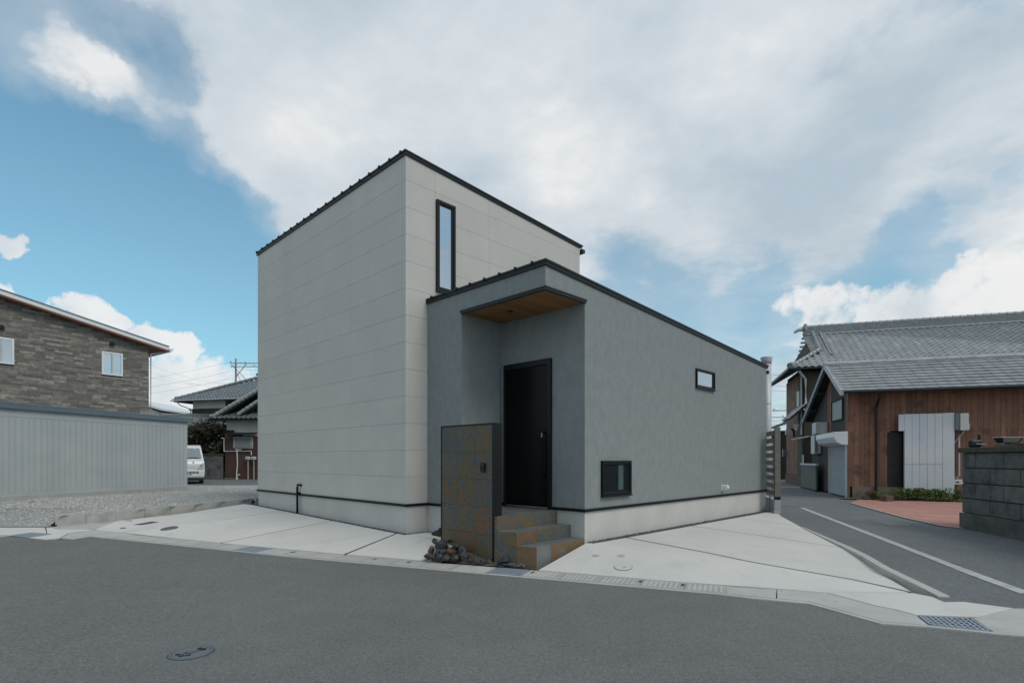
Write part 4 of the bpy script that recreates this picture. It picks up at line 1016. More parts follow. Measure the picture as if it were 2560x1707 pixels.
fp=thing('flue_pipe','tall pale grey round flue with flared collar rising behind the right end of the house','flue pipe',(fx,fy,.2))
ztp=CH+(HY-893)/F*14.9
MB().lathe((fx,fy,0),[(.125,.2),(.127,2),(.127,ztp-.2)],24).build('pipe',M['flue'],fp,smooth=True)
MB().lathe((fx,fy,0),[(.127,ztp-.20),(.138,ztp-.09),(.152,ztp-.02),(.152,ztp),(.14,ztp+.004)],24).build('collar',M['flue'],fp,smooth=True)
MB().lathe((fx,fy,0),[(.131,3.0),(.131,3.03)],24).build('joint_band',M['flue'],fp)
MB().lathe((fx,fy,0),[(.131,2.2),(.131,2.23)],24).build('joint_band',M['flue'],fp)
tp=G(1925.5,1277.5,.195)
t=thing('garden_tap','slim standing garden tap post at the right end of the house','tap',tuple(tp))
MB().tube([tp-Vector((0,0,.03)),tp+Vector((0,0,.37))],.022,12).build('post',M['wood'],t)
MB().tube([tp+Vector((0,0,.36)),tp+Vector((0,0,.41))],.014,10).build('spout',M['steel'],t)
MB().box(Fr((tp.x,tp.y),(1,0)),-.035,.025,-.008,.008,tp.z+.405,tp.z+.418).build('tap_handle',M['steel'],t)
# ------------------------------------------------------------------ stone-clad house, far left
SF=Fr((-16.7,22.6),(.567,.824)); SE=1.39
zsf=lambda a:6.39-.198*(a-SE)
sh=thing('stone_clad_house','house clad in grey-brown stacked stone with a white-edged sloping roof, far left','house',(-17,22.6,.4))
MB().sbox(SF,-9,SE-.02,.03,7,lambda a:.3,zsf).build('wall',M['stoneclad'],sh)
sw=[(hit(SF.o,SF.u,253),hit(SF.o,SF.u,305.5),4.98,5.94),(hit(SF.o,SF.u,-28),hit(SF.o,SF.u,34),4.98,5.94)]
cl=MB(); z=.35; rr=random.Random(5)
while z<9:
    a=-8-rr.random()*.4
    while a<SE-.03:
        l=.22+.38*rr.random(); e=min(a+l,SE)
        zt_=zsf((a+e)/2)-.02
        if z<zt_ and e-a>.03:
            z1=min(z+.085,zt_); p=rr.random()*.022
            pcs=[(a,e)]
            for w0,w1,zz0,zz1 in sw:
                if z+.1>zz0+.02 and z<zz1-.02:
                    q_=[]
                    for x0,x1 in pcs:
                        if x1<=w0 or x0>=w1: q_.append((x0,x1)); continue
                        if x0<w0: q_.append((x0,w0+.01))
                        if x1>w1: q_.append((w1-.01,x1))
                    pcs=q_
            for x0,x1 in pcs:
                if x1-x0>.02: cl.box(SF,x0,x1-.003,-.012-p,.028,z,z1-.003)
        a=e
    z+=.088
o=cl.build('stone_cladding',M['stoneclad'],sh,recalc=False); o['kind']='stuff'
m=MB(); m.sbox(SF,-9,SE+.62,-.42,7.3,lambda a:zsf(a)+.05,lambda a:zsf(a)+.20); m.build('fascia',M['white'],sh)
m=MB(); m.sbox(SF,-9.05,SE+.65,-.45,7.3,lambda a:zsf(a)+.202,lambda a:zsf(a)+.235); m.build('roof',M['shedroof'],sh)
m=MB(); m.sbox(SF,-9,SE+.60,-.40,.0,lambda a:zsf(a)+.0,lambda a:zsf(a)+.048); m.sbox(SF,SE+.001,SE+.60,.0,7.2,lambda a:zsf(a)+.0,lambda a:zsf(a)+.048); m.build('soffit',M['soffit'],sh)
zg=zsf(SE+.68)
m=MB(); m.ext([SF.p(SE+.66,-.44,zg+.14),SF.p(SE+.66,-.44,zg+.01),SF.p(SE+.74,-.44,zg+.0),SF.p(SE+.80,-.44,zg+.06),SF.p(SE+.80,-.44,zg+.15)],Vector((SF.v[0]*7.6,SF.v[1]*7.6,0))); m.build('eaves_gutter',M['white'],sh)
m=MB(); m.tube([SF.p(SE+.62,-.05,zg+.02),SF.p(SE+.30,-.05,zg-.10),SF.p(SE+.07,-.03,zg-.16),SF.p(SE+.07,-.03,.4)],.038,8); m.build('downpipe',M['pvc'],sh)
for (w0,w1,z0,z1) in sw:
    f=MB(); w=.07
    f.box(SF,w0,w0+w,-.075,.02,z0,z1); f.box(SF,w1-w,w1,-.075,.02,z0,z1); f.box(SF,w0+w,w1-w,-.074,.02,z1-w,z1); f.box(SF,w0+w,w1-w,-.074,.02,z0,z0+w)
    wi=f.build('window',M['white'],sh)
    mid=(w0+w1)/2; MB().box(SF,mid-.03,mid+.03,-.06,.0,z0+w,z1-w).build('mullion',M['ac'],wi)
    MB().box(SF,w0+w,mid-.03,-.03,-.022,z0+w,z1-w).build('pane',M['glass'],wi); MB().box(SF,mid+.03,w1-w,-.045,-.037,z0+w,z1-w).build('pane',M['glass'],wi)
for px,py in ((278,860),(1.5,819)):
    a=hit(SF.o,SF.u,px); q=SF.p(a,0,0); zc=CH+(HY-py)/F*q.y
    m=MB(); m.ext([SF.p(a-.08,-.16,zc-.07),SF.p(a+.08,-.16,zc-.07),SF.p(a+.08,-.16,zc+.01),SF.p(a+.04,-.15,zc+.08),SF.p(a-.04,-.15,zc+.08),SF.p(a-.08,-.16,zc+.01)],Vector((-SF.v[0]*-.16,-SF.v[1]*-.16,0))); m.build('vent_hood',M['black'],sh)
# ------------------------------------------------------------------ long storage shed
wr=G(468,1226,.36); wl_=G(0,1257,.36)
dv=Vector((wl_.x-wr.x,wl_.y-wr.y)).normalized()
SD=Fr((wr.x,wr.y),(dv.x,dv.y),(dv.y*-1*-1 if False else -(-dv.y),-dv.x) if False else (dv.y,-dv.x))
if SD.p(0,1,0).x>SD.p(0,0,0).x: SD.v=(-SD.v[0],-SD.v[1])
SHZ=0
shd=thing('storage_shed','long blue-grey ribbed metal storage shed with dark flat roof edge on the gravel lot','shed',(wr.x,wr.y,.36))
LN=11; z0=.54; zt=CH+(HY-1056)/F*wr.y
MB().box(SD,0,LN,0.012,2.6,.40,zt+.02).build('wall',M['shed'],shd)
MB().box(SD,-.02,LN,-.02,2.6,.25,.50).build('base_slab',M['kerb'],shd)
MB().box(SD,-.01,LN,-.012,.01,.503,.60).build('base_rail',M['shed'],shd)
a=.0
while a<LN-.1:
    w=.46; m=MB()
    m.box(SD,a+.004,a+w-.004,-.006,.0115,.602,zt-.20)
    [m.box(SD,a+q_,a+q_+.014,-.014,-.0062,.602,zt-.20) for q_ in (.13,.17,.30,.34)]
    m.box(SD,a+.004,a+.02,-.011,-.0065,.602,zt-.20)
    m.build('wall_panel',M['shed'],shd); a+=w
MB().box(SD,-.005,LN,-.014,.011,zt-.198,zt+.0).build('header_panel',M['shed'],shd)
MB().box(SD,-.22,LN,-.10,2.75,zt+.001,zt+.12).build('roof_edge',M['shedroof'],shd,bevel=.012)
MB().box(SD,-.20,LN,-.08,2.7,zt+.121,zt+.165).build('roof_deck',M['shedroof'],shd,bevel=.012)
# ------------------------------------------------------------------ tiled roofs
def tile_me(kind,w,c,mt):
    m=MB()
    if kind=='pan':
        prof=[(0,.040),(.16,.060),(.34,.036),(.60,.0),(.84,.006),(1.0,.040)]
        n=len(prof); fr0=0
        for x,h in prof: m.v.append((x*w,0,h-.028+.012))
        for x,h in prof: m.v.append((x*w,0,h+.022))
        for x,h in prof: m.v.append((x*w,c*1.12,h-.004))
        for i in range(n-1):
            m.f.append((i,i+1,n+i+1,n+i)); m.f.append((n+i,n+i+1,2*n+i+1,2*n+i))
    else:
        prof=[(.0,.007),(.12,.007),(.18,.0),(1.0,.0)]
        n=len(prof)
        for x,h in prof: m.v.append((x*w,0,h-.006))
        for x,h in prof: m.v.append((x*w,0,h+.052))
        for x,h in prof: m.v.append((x*w,c*1.08,h+.004))
        for i in range(n-1):
            m.f.append((i,i+1,n+i+1,n+i)); m.f.append((n+i,n+i+1,2*n+i+1,2*n+i))
    me=m.mesh('roof_tile',recalc=False); me.materials.append(mt); return me
def tile_roof(parent,o,ud,sd,na,nc,w,c,kind='pan',clip=None,maxn=300,mi='tile',mm='tile_i'):
    """o: eave corner, ud: along the eave, sd: up the slope"""
    ud=Vector(ud).normalized(); sd=Vector(sd).normalized(); n=ud.cross(sd).normalized()
    flip=n.z<0
    if flip: n=-n
    me=tile_me(kind,w,c,M[mi])
    R=Matrix(((ud.x,sd.x,n.x,0),(ud.y,sd.y,n.y,0),(ud.z,sd.z,n.z,0),(0,0,0,1)))
    spots=[]
    for i in range(na):
        for j in range(nc):
            if clip and not clip((i+.5)*w,(j+.5)*c): continue
            p=Vector(o)+ud*(i*w)+sd*(j*c); spots.append((p.length,p,i))
    spots.sort(key=lambda s:s[0] if 1280+F*s[1].x/s[1].y<2590 else 1e3)
    mass=MB()
    for q,(dd,p,i) in enumerate(spots):
        if q<maxn:
            mm_=R.copy(); mm_.translation=p+n*random.uniform(0,.003); inst('roof_tile',me,parent,mm_)
        else:
            b=len(mass.v)
            for vv in me.vertices: x=p+ud*vv.co.x+sd*vv.co.y+n*vv.co.z; mass.v.append(tuple(x))
            mass.f+=[tuple(b+k for k in f.vertices) for f in me.polygons]
    if mass.v:
        ob=mass.build('roof_tiles',M[mm],parent,recalc=False); ob['kind']='stuff'
# ------------------------------------------------------------------ right-hand wooden buildings
BF=Fr((10.86,17.5),(.952,-.306),(.306,.952))
barn=thing('wooden_storehouse','rust-brown boarded storehouse with grey flat-tiled gable roof and roller shutter','storehouse',(10.86,17.5,.25))
ze=3.62; rl=2.35; zr=4.80; re_=5.84; zfe=3.10     # b measured from front wall; eave at b=-.5
def roofz(b): return ze+(zr-ze)*(b+.5)/(rl-.25) if b<rl-.75 else zr-(zr-zfe)*(b-(rl-.75))/(re_-.5-(rl-.75))
RB=rl-.75   # ridge b
RB=1.60
def roofz(b): return ze+(zr-ze)*(b+.5)/(RB+.5) if b<=RB else zr-(zr-zfe)*(b-RB)/(5.34-RB)
ZB=.62
# core walls
m=MB(); LB=9
m.box(BF,.03,LB,.03,5.2,.1,zfe-.15)
m.ext([BF.p(.03,.03,2.9),BF.p(.03,5.2,2.9),BF.p(.03,5.2,roofz(5.2)-.12),BF.p(.03,RB,zr-.12),BF.p(.03,.03,roofz(.03)-.12)],Vector((BF.u[0]*LB,BF.u[1]*LB,0)))
m.build('wall',M['blackwood'],barn)
MB().box(BF,.10,1.98,-.06,.02,.15,ZB).build('base_wall',M['kerbold'] if 'kerbold' in M else mat('old_concrete',(.20,.175,.13),(.13,.115,.09),scale=5,detail=9,rough=.95,bump=.5,bscale=40),barn)
# boards, two tiers
a=.02; pitch=.142; ad0=hit((BF.p(0,0,0).x,BF.p(0,0,0).y),BF.u,2242); ad1=hit((BF.p(0,0,0).x,BF.p(0,0,0).y),BF.u,2377)
adk=hit((BF.p(0,0,0).x,BF.p(0,0,0).y),BF.u,2235); adk=ad0-.08
zsm=CH+(HY-1076)/F*17.0
def zpx(py,Y): return CH+(HY-py)/F*Y
i=0
while a<LB-.2:
    e=a+pitch-.006
    Yb=BF.p(a,0,0).y
    th=.018+random.uniform(0,.006)
    lo_=.62 if a<ad0-.30 else .35
    skip=(e>ad0-.02 and a<ad1-.08)
    if not skip:
        if not (ad0-.30<a<ad0): MB().box(BF,a,e,-.018-random.uniform(0,.004),.028,lo_,zsm-.004).build('board',M['brown'],barn)
    MB().box(BF,a,e,-.020-random.uniform(0,.004),.028,zsm,roofz(0)-.05).build('board',M['brown'],barn)
    a+=pitch
MB().box(BF,-.02,.03,-.05,.02,.2,roofz(0)-.05).build('corner_post',M['brown'],barn)
# downpipe on brown wall
adp=hit((BF.p(0,-.12,0).x,BF.p(0,-.12,0).y),BF.u,2191)
MB().tube([BF.p(adp-.02,-.50,3.50),BF.p(adp-.02,-.45,3.40),BF.p(adp,-.12,3.15),BF.p(adp,-.10,.25)],.045,10).build('downpipe',M['black2'],barn)
MB().tube([BF.p(-.2,-.60,ze-.02),BF.p(LB,-.60,ze-.02)],.05,10).build('eaves_gutter',M['black2'],barn)
# left gable face: dark boards
b=.03; i=0
while b<5.1:
    e=b+.14
    MB().box(BF,-.012-random.uniform(0,.005),.029,b,e-.004,.3 if b>.6 else 2.0,roofz((b+e)/2)-.16).build('gable_board',M['brown'] if (b<.3 or 2.1<b<2.6) else M['darkboard'],barn); b+=.14
def gb(px): return hit((BF.p(0,0,0).x,BF.p(0,0,0).y),BF.v,px)
# roller shutter
s1,s0_=gb(2078.5),gb(2119.5)
shut=thing('roller_shutter','white ribbed roller shutter closed in the storehouse gable wall','shutter',tuple(BF.p(-.03,(s0_+s1)/2,.25)))
zst=zpx(1112,17.9)
n=34; dz=(zst-.27)/n
for i in range(n):
    m=MB(); z=.27+i*dz; m.b8([BF.p(-.030,s0_,z),BF.p(-.030,s1,z),BF.p(-.02,s1,z),BF.p(-.02,s0_,z),BF.p(-.066,s0_,z+dz*.80),BF.p(-.066,s1,z+dz*.80),BF.p(-.02,s1,z+dz*.97),BF.p(-.02,s0_,z+dz*.97)]); m.build('slat',M['shutter'],shut)
for q in (s0_-.05,s1): MB().box(BF,-.075,-.018,q,q+.05,.25,zst+.05).build('guide_rail',M['shutter'],shut)
m=MB(); pr=[(-.02,.60),(-.42,.58),(-.44,.35),(-.36,.12),(-.20,.0),(-.02,-.02)]
m.ext([BF.p(x,s0_-.12,zst+z_*.72) for x,z_ in pr],Vector((BF.v[0]*(s1-s0_+.45),BF.v[1]*(s1-s0_+.45),0))); m.build('shutter_box',M['white'],shut,bevel=.02)
# window above shutter
w0,w1=gb(2110.5),gb(2082); zb0,zb1=zpx(1051,18.4),zpx(997,18.4)
f=MB(); f.box(BF,-.06,.0,w0,w1,zb0,zb0+.05); f.box(BF,-.06,.0,w0,w1,zb1-.05,zb1); f.box(BF,-.061,.0,w0,w0+.05,zb0+.05,zb1-.05); f.box(BF,-.061,.0,w1-.05,w1,zb0+.05,zb1-.05)
wi=f.build('window',M['blackwood'],barn); MB().box(BF,-.04,-.03,w0+.05,w1-.05,zb0+.05,zb1-.05).build('pane',M['glass_teal'],wi)
# air conditioners on gable wall
def ac(px,py0,py1,w,d,label,slats=False):
    b=gb(px); Y=BF.p(0,b,0).y; z0_,z1_=zpx(py1,Y),zpx(py0,Y)
    t=thing('air_conditioner',label,'air conditioner',tuple(BF.p(-d,b,z0_)))
    MB().box(BF,-d,-.03,b-w/2,b+w/2,z0_,z1_).build('casing',M['ac'],t,bevel=.012)
    m=MB(); k=8
    for i in range(k): m.box(BF,-d+.03,-d+.12,b-w/2-.004,b-w/2-.0015,z0_+.05+i*(z1_-z0_-.1)/k,z0_+.05+(i+.5)*(z1_-z0_-.1)/k)
    m.build('grille',M['blackwood'] if slats else M['pvc'],t)
    MB().box(BF,-d+.02,-.02,b-w/2+.05,b-w/2+.09,z0_-.05,z0_-.002).build('bracket',M['black2'],t)
ac(2066,1056,1085,.62,.42,'cream outdoor air conditioner mounted high on the storehouse gable above the shutter box')
ac(2050,1088,1134,.62,.26,'white tall outdoor unit with dark vents left of the shutter box',True)
# grey door panel
d0_,d1_=gb(2060),gb(2020.5)
dp=thing('plywood_door','plain grey-green board door leaning shut left of the roller shutter','door',tuple(BF.p(-.08,(d0_+d1_)/2,.27)))
Yd_=BF.p(0,(d0_+d1_)/2,0).y
MB().box(BF,-.28,-.22,d0_,d1_,.32,zpx(1163,Yd_)).build('panel',mat('grey_green_board',(.15,.155,.13),(.11,.125,.115),scale=2,rough=.8),dp)
MB().box(BF,-.30,-.20,d0_-.1,d1_+.08,zpx(1163,Yd_)+.002,zpx(1158,Yd_)).build('cap_rail',M['pvc'],dp)
MB().box(BF,-.29,-.21,d0_-.04,d1_+.05,.18,.319).build('base_rail',M['blackwood'],dp)
# lean-to rail
MB().tube([BF.p(-.3,gb(2010)+1.2,zpx(1094,23)),BF.p(-.3,gb(2045),zpx(1086,20))],.03,8).build('lean_to_rail',M['pvc'],barn)
# roof deck + tiles
m=MB(); 
m.b8([BF.p(-.25,-.5,ze-.06),BF.p(LB,-.5,ze-.06),BF.p(LB,RB,zr-.06),BF.p(-.25,RB,zr-.06),BF.p(-.25,-.5,ze-.01),BF.p(LB,-.5,ze-.01),BF.p(LB,RB,zr-.01),BF.p(-.25,RB,zr-.01)])
m.b8([BF.p(-.25,5.34,zfe-.06),BF.p(LB,5.34,zfe-.06),BF.p(LB,RB+.001,zr-.06),BF.p(-.25,RB+.001,zr-.06),BF.p(-.25,5.34,zfe-.01),BF.p(LB,5.34,zfe-.01),BF.p(LB,RB+.001,zr-.01),BF.p(-.25,RB+.001,zr-.01)])
m.build('roof_deck',M['blackwood'],barn)
slope=(BF.p(0,RB,zr)-BF.p(0,-.5,ze)); sl_len=slope.length; nc=10; cc=sl_len/nc
tile_roof(barn,BF.p(-.27,-.54,ze),BF.p(1,0,0)-BF.p(0,0,0),slope,29,nc,.32,cc,'flat')
# verge tiles stepping down the gable edge
for (bA,zA,bB,zB,nn_) in ((-.54,ze,RB,zr,10),(5.38,zfe,RB,zr,15)):
    for i in range(nn_):
        f0,f1=i/nn_,(i+1)/nn_
        q0=bA+(bB-bA)*f0; q1=bA+(bB-bA)*f1; y0=zA+(zB-zA)*f0; y1=zA+(zB-zA)*f1
        MB().b8([BF.p(-.36,q0,y0-.12),BF.p(-.27,q0,y0-.12),BF.p(-.27,q1,y1-.14),BF.p(-.36,q1,y1-.14),BF.p(-.36,q0,y0+.065),BF.p(-.24,q0,y0+.065),BF.p(-.24,q1,y1+.045),BF.p(-.36,q1,y1+.045)]).build('verge_tile',M['shedroof'] if bA>0 else M['tile'],barn)
m=MB(); k=26
for i in range(k):
    a0_=-.36+i*.36
    MB().ext([BF.p(a0_,RB-.14,zr-.0),BF.p(a0_,RB-.12,zr+.06),BF.p(a0_,RB-.03,zr+.10),BF.p(a0_,RB+.03,zr+.10),BF.p(a0_,RB+.12,zr+.06),BF.p(a0_,RB+.14,zr)],Vector((BF.u[0]*.352,BF.u[1]*.352,0))).build('ridge_tile',M['tile'],barn)
# rafters under the gable overhang
for q in (.2,1.6,3.0,4.2):
    MB().box(BF,-.26,.0,q,q+.08,roofz(q)-.26,roofz(q)-.15).build('purlin_end',M['blackwood'],barn)
# white corrugated door panel set forward of the wall
cd_=thing('corrugated_panel_door','white ribbed metal panel door standing against the brown storehouse wall','panel door',tuple(BF.p((ad0+ad1)/2,-.3,.2)))
c0,c1=ad0+.13,ad1; FBb=-.22
Yc=BF.p(c0,FBb,0).y
def czt(py,a): return zpx(py,BF.p(a,FBb,0).y)
zTop=czt(1035,c0); zMid=czt(1160,c0); 
xs=[c0]; wd=(c1-c0-.30)/5
for i in range(5): xs.append(c0+wd*(i+1))
for i in range(5):
    MB().box(BF,xs[i]+.003,xs[i+1]-.003,FBb-.02-.003*(i%2),FBb,.30,zMid-.006).build('panel',M['corr'],cd_,bevel=.003)
    MB().box(BF,xs[i]+.003,xs[i+1]-.003,FBb-.02-.004*((i+1)%2),FBb,zMid+.006,zTop).build('panel',M['corr'],cd_,bevel=.003)
MB().box(BF,xs[5]+.003,c1,FBb-.024,FBb,.30,zTop+.01).build('panel',M['corr'],cd_,bevel=.003)
MB().box(BF,ad0-.03,xs[0]-.002,FBb-.03,FBb,czt(1077,c0),zTop-.01).build('panel',M['corr'],cd_,bevel=.003)
MB().box(BF,c0-.01,c1,FBb+.001,FBb+.03,.30,zTop-.02).build('backing_frame',M['pvc'],cd_)
MB().box(BF,ad0-.26,c0-.012,-.04,-.022,.45,czt(1079,c0)).build('door_gap',M['blackwood'],barn)
# boiler box right of it
e0_=c1+.01; e1_=hit((BF.p(0,FBb,0).x,BF.p(0,FBb,0).y),BF.u,2419)
bxx=thing('wall_unit','cream box unit on a bracket beside the white ribbed panel door','wall unit',tuple(BF.p(e1_,FBb,2.3)))
zA,zB_=czt(1076,e0_),czt(1033.5,e0_)
MB().box(BF,e0_,e0_+.11,FBb-.06,-.03,zA+.02,zB_).build('side_panel',M['shedroof'],bxx)
MB().box(BF,e0_+.112,e1_,FBb-.09,-.03,zA,zB_+.0).build('casing',M['ac'],bxx,bevel=.012)
MB().box(BF,e1_+.001,e1_+.035,FBb-.05,-.05,zA+.04,zA+.20).build('valve_cover',M['ac'],bxx)
MB().tube([BF.p(e1_-.08,FBb-.03,zA),BF.p(e0_+.02,-.06,zA-.42)],.016,6).build('bracket',M['pvc'],bxx)
MB().tube([BF.p(e1_-.16,-.08,zA-.15),BF.p(e1_-.16,-.08,.98),BF.p(e1_-.22,-.10,.92)],.03,8).build('pipe',M['pvc'],bxx)
mt=thing('gas_meter','small white gas meter below the cream box unit','meter',tuple(BF.p(e1_-.25,-.1,.8)))
MB().box(BF,e1_-.34,e1_-.10,-.22,-.05,.62+.1,.80+.08).build('body',M['ac'],mt,bevel=.02)
MB().box(BF,e1_-.29,e1_-.22,-.224,-.2205,.78,.82).build('dial',M['black'],mt)
MB().tube([BF.p(e0_-.02,-.1,.96),BF.p(e1_-.26,-.1,.93)],.018,8).build('pipe',M['pvc'],mt)
# step / ground slab in front of brown wall
m=MB().box(BF,-.05,2.3,-.32,-.0,.05,.26); m.build('stone_step',M['blockbase'],barn)
# ------- tall house behind
TF=BF
tall=thing('tall_tiled_house','tall old wooden house with grey pantile hip-and-gable roof behind the storehouse','house',tuple(BF.p(0,7.2,.25)))
A0,A1,EZ=7.19,11.3,5.52
m=MB().box(BF,.04,10,A0+.03,A1,.2,EZ+.1); m.build('wall',M['blackwood'],tall)
a=0
while a<4:
    MB().box(BF,a,a+.195,A0-.015,A0+.029,2.5,EZ-.1).build('front_board',M['olive'],tall); a+=.2
b=A0
while b<A1:
    MB().box(BF,.0-random.uniform(0,.006),.039,b,b+.195,.75,EZ-.1).build('side_board',M['brown'] if A0+1.0<b else M['olive'],tall); b+=.2
MB().box(BF,-.03,.05,A0-.05,A0+.0,.3,EZ).build('corner_post',M['blackwood'],tall)
MB().box(BF,-.06,.03,A0,A1+.02,.2,.74).build('base_wall',mat('old_brick_base',(.17,.10,.06),(.10,.08,.06),scale=7,rough=.95,bump=.5,bscale=30),tall)
wp=hit((BF.p(0,A0-.1,0).x,BF.p(0,A0-.1,0).y),BF.u,2015)
yj=BF.p(wp,A0-.1,0).y
MB().tube([BF.p(wp-.35,A0-.5,EZ-.12),BF.p(wp-.02,A0-.1,EZ-.45),BF.p(wp,A0-.1,zpx(1008,yj)),BF.p(wp-.18,A0-.12,zpx(1015,yj)),BF.p(wp+.12,A0-.3,zpx(1041,yj))],.055,8).build('downpipe',M['white'],tall)
MB().tube([BF.p(-.08,A0-.08,EZ-.1),BF.p(-.08,A0-.08,2.6)],.03,8).build('conduit',M['pvc'],tall)
b_=gb(1998); MB().box(BF,-.06,-.02,b_-.25,b_+.25,zpx(1016,BF.p(0,b_,0).y),zpx(978,BF.p(0,b_,0).y)).build('window',M['ac'],tall)
EO=6.59; sk=.8; RDG=9.7; zrg=EZ+.66*(RDG-EO)
# roof decks
def pz(b): return EZ+.66*(b-EO)
m=MB()
m.b8([BF.p(-.6,EO,EZ-.10),BF.p(12,EO,EZ-.10),BF.p(12,RDG,zrg-.08),BF.p(.8,RDG,zrg-.08),BF.p(-.6,EO,EZ-.02),BF.p(12,EO,EZ-.02),BF.p(12,RDG,zrg-.01),BF.p(.8,RDG,zrg-.01)])
m.b8([BF.p(.8,11.9,zrg-1.4),BF.p(12,11.9,zrg-1.4),BF.p(12,RDG+.001,zrg-.08),BF.p(.8,RDG+.001,zrg-.08),BF.p(.8,11.9,zrg-1.3),BF.p(12,11.9,zrg-1.3),BF.p(12,RDG+.001,zrg-.01),BF.p(.8,RDG+.001,zrg-.01)])
m.b8([BF.p(-.6,EO+.001,EZ-.11),BF.p(-.6,12.3,EZ-.11),BF.p(.9,11.3,pz(7.9)-.12),BF.p(.9,7.9,pz(7.9)-.12),BF.p(-.6,EO+.001,EZ-.03),BF.p(-.6,12.3,EZ-.03),BF.p(.9,11.3,pz(7.9)-.03),BF.p(.9,7.9,pz(7.9)-.03)])
m.build('roof_deck',M['blackwood'],tall)
m=MB(); m.ext([BF.p(.95,7.9,pz(7.9)-.1),BF.p(.95,11.4,pz(7.9)-.1),BF.p(.95,RDG,zrg-.1)],Vector((BF.u[0]*.1,BF.u[1]*.1,0))); m.build('gable_wall',M['blackwood'],tall)
slp=BF.p(0,RDG,zrg)-BF.p(0,EO,EZ); nc=int(slp.length/.235)
def clipf(a,c):
    b=EO+c*(RDG-EO)/slp.length; x=-.6+a
    return x>(-.6+(b-EO)*1.07 if b<7.9 else .72)
tile_roof(tall,BF.p(-.6,EO-.04,EZ),BF.p(1,0,0)-BF.p(0,0,0),slp,42,nc,.27,slp.length/nc,'pan',clipf,300)
# side skirt tiles
sks=BF.p(.9,7.9,pz(7.9))-BF.p(-.6,7.9,EZ)
tile_roof(tall,BF.p(-.64,12.3,EZ-.01),BF.p(0,-1,0)-BF.p(0,0,0),sks,21,7,.27,sks.length/7,'pan',lambda a,c:(5.71-a)>c*.95,0)
# hip ridge, verge rolls, main ridge
def roll(p,q,r,n,name,parent,m=M['tile'],hgt=0):
    p=Vector(p);q=Vector(q)
    for i in range(n):
        a=p+(q-p)*(i/n); b=p+(q-p)*((i+.97)/n)
        MB().tube([a,b],r,8,r*.76).build(name,m,parent)
hp0,hp1=BF.p(-.55,EO+.05,EZ+.10),BF.p(.78,7.85,pz(7.85)+.14)
roll(hp0,hp1,.085,8,'hip_tile',tall)
m=MB(); d=(hp1-hp0); m.b8([hp0+Vector((-.05,-.05,-.14)),hp0+Vector((.05,.05,-.14)),hp1+Vector((.05,.05,-.14)),hp1+Vector((-.05,-.05,-.14)),hp0+Vector((-.05,-.05,.02)),hp0+Vector((.05,.05,.02)),hp1+Vector((.05,.05,.02)),hp1+Vector((-.05,-.05,.02))]); m.build('hip_base',M['ridge'],tall)
MB().tube([hp0+Vector((-.10,-.05,-.02)),hp0+Vector((.04,.02,.03))],.15,10).build('hip_end_tile',M['ridge'],tall)
roll(BF.p(.86,7.8,pz(7.8)+.10),BF.p(.86,RDG-.1,zrg+.10),.08,10,'verge_roll',tall)
roll(BF.p(1.18,7.45,pz(7.45)+.08),BF.p(1.18,RDG-.1,zrg+.08),.065,12,'verge_roll',tall)
nb=10
for i in range(nb):
    b0_=7.9+(RDG-7.9)*i/nb; 
    MB().tube([BF.p(.45,b0_+.05,pz(b0_)+.02),BF.p(.80,b0_+.05,pz(b0_)+.05)],.055,6).build('verge_tile',M['tile'],tall)
for i in range(8):
    b0_=RDG+(11.6-RDG)*i/8
    MB().tube([BF.p(.45,b0_,zrg-.66*(b0_-RDG)+.02),BF.p(.80,b0_,zrg-.66*(b0_-RDG)+.05)],.055,6).build('verge_tile',M['tile'],tall)
m=MB()
for k in range(6): 
    w=.16-.012*k; m.box(BF,.62,12,RDG-w,RDG+w,zrg-.02+k*.062,zrg-.02+k*.062+.054)
m.build('ridge_course',M['ridge'],tall)
roll(BF.p(.55,RDG,zrg+.38),BF.p(12,RDG,zrg+.38),.085,40,'ridge_cap',tall)
MB().box(BF,.62,12,RDG-.20,RDG-.163,zrg-.04,zrg+.01).build('ridge_flashing',M['pvc'],tall)
m=MB(); m.ext([BF.p(.50,RDG-.22,zrg-.1),BF.p(.50,RDG+.22,zrg-.1),BF.p(.50,RDG+.26,zrg+.2),BF.p(.50,RDG+.12,zrg+.52),BF.p(.50,RDG-.12,zrg+.52),BF.p(.50,RDG-.26,zrg+.2)],Vector((BF.u[0]*.12,BF.u[1]*.12,0))); m.build('ridge_end_tile',M['ridge'],tall,bevel=.02)
m=MB(); m.tube([BF.p(.48,RDG,zrg+.30),BF.p(.25,RDG,zrg+.26),BF.p(.08,RDG,zrg+.14)],.12,8,.05); m.build('ridge_ornament',M['ac'],tall,smooth=True)
MB().tube([BF.p(-.62,EO-.06,EZ-.06),BF.p(10,EO-.06,EZ-.06)],.05,8).build('eaves_gutter',M['black2'],tall)
MB().tube([BF.p(-.66,EO,EZ-.06),BF.p(-.66,12.3,EZ-.06)],.05,8).build('eaves_gutter',M['black2'],tall)
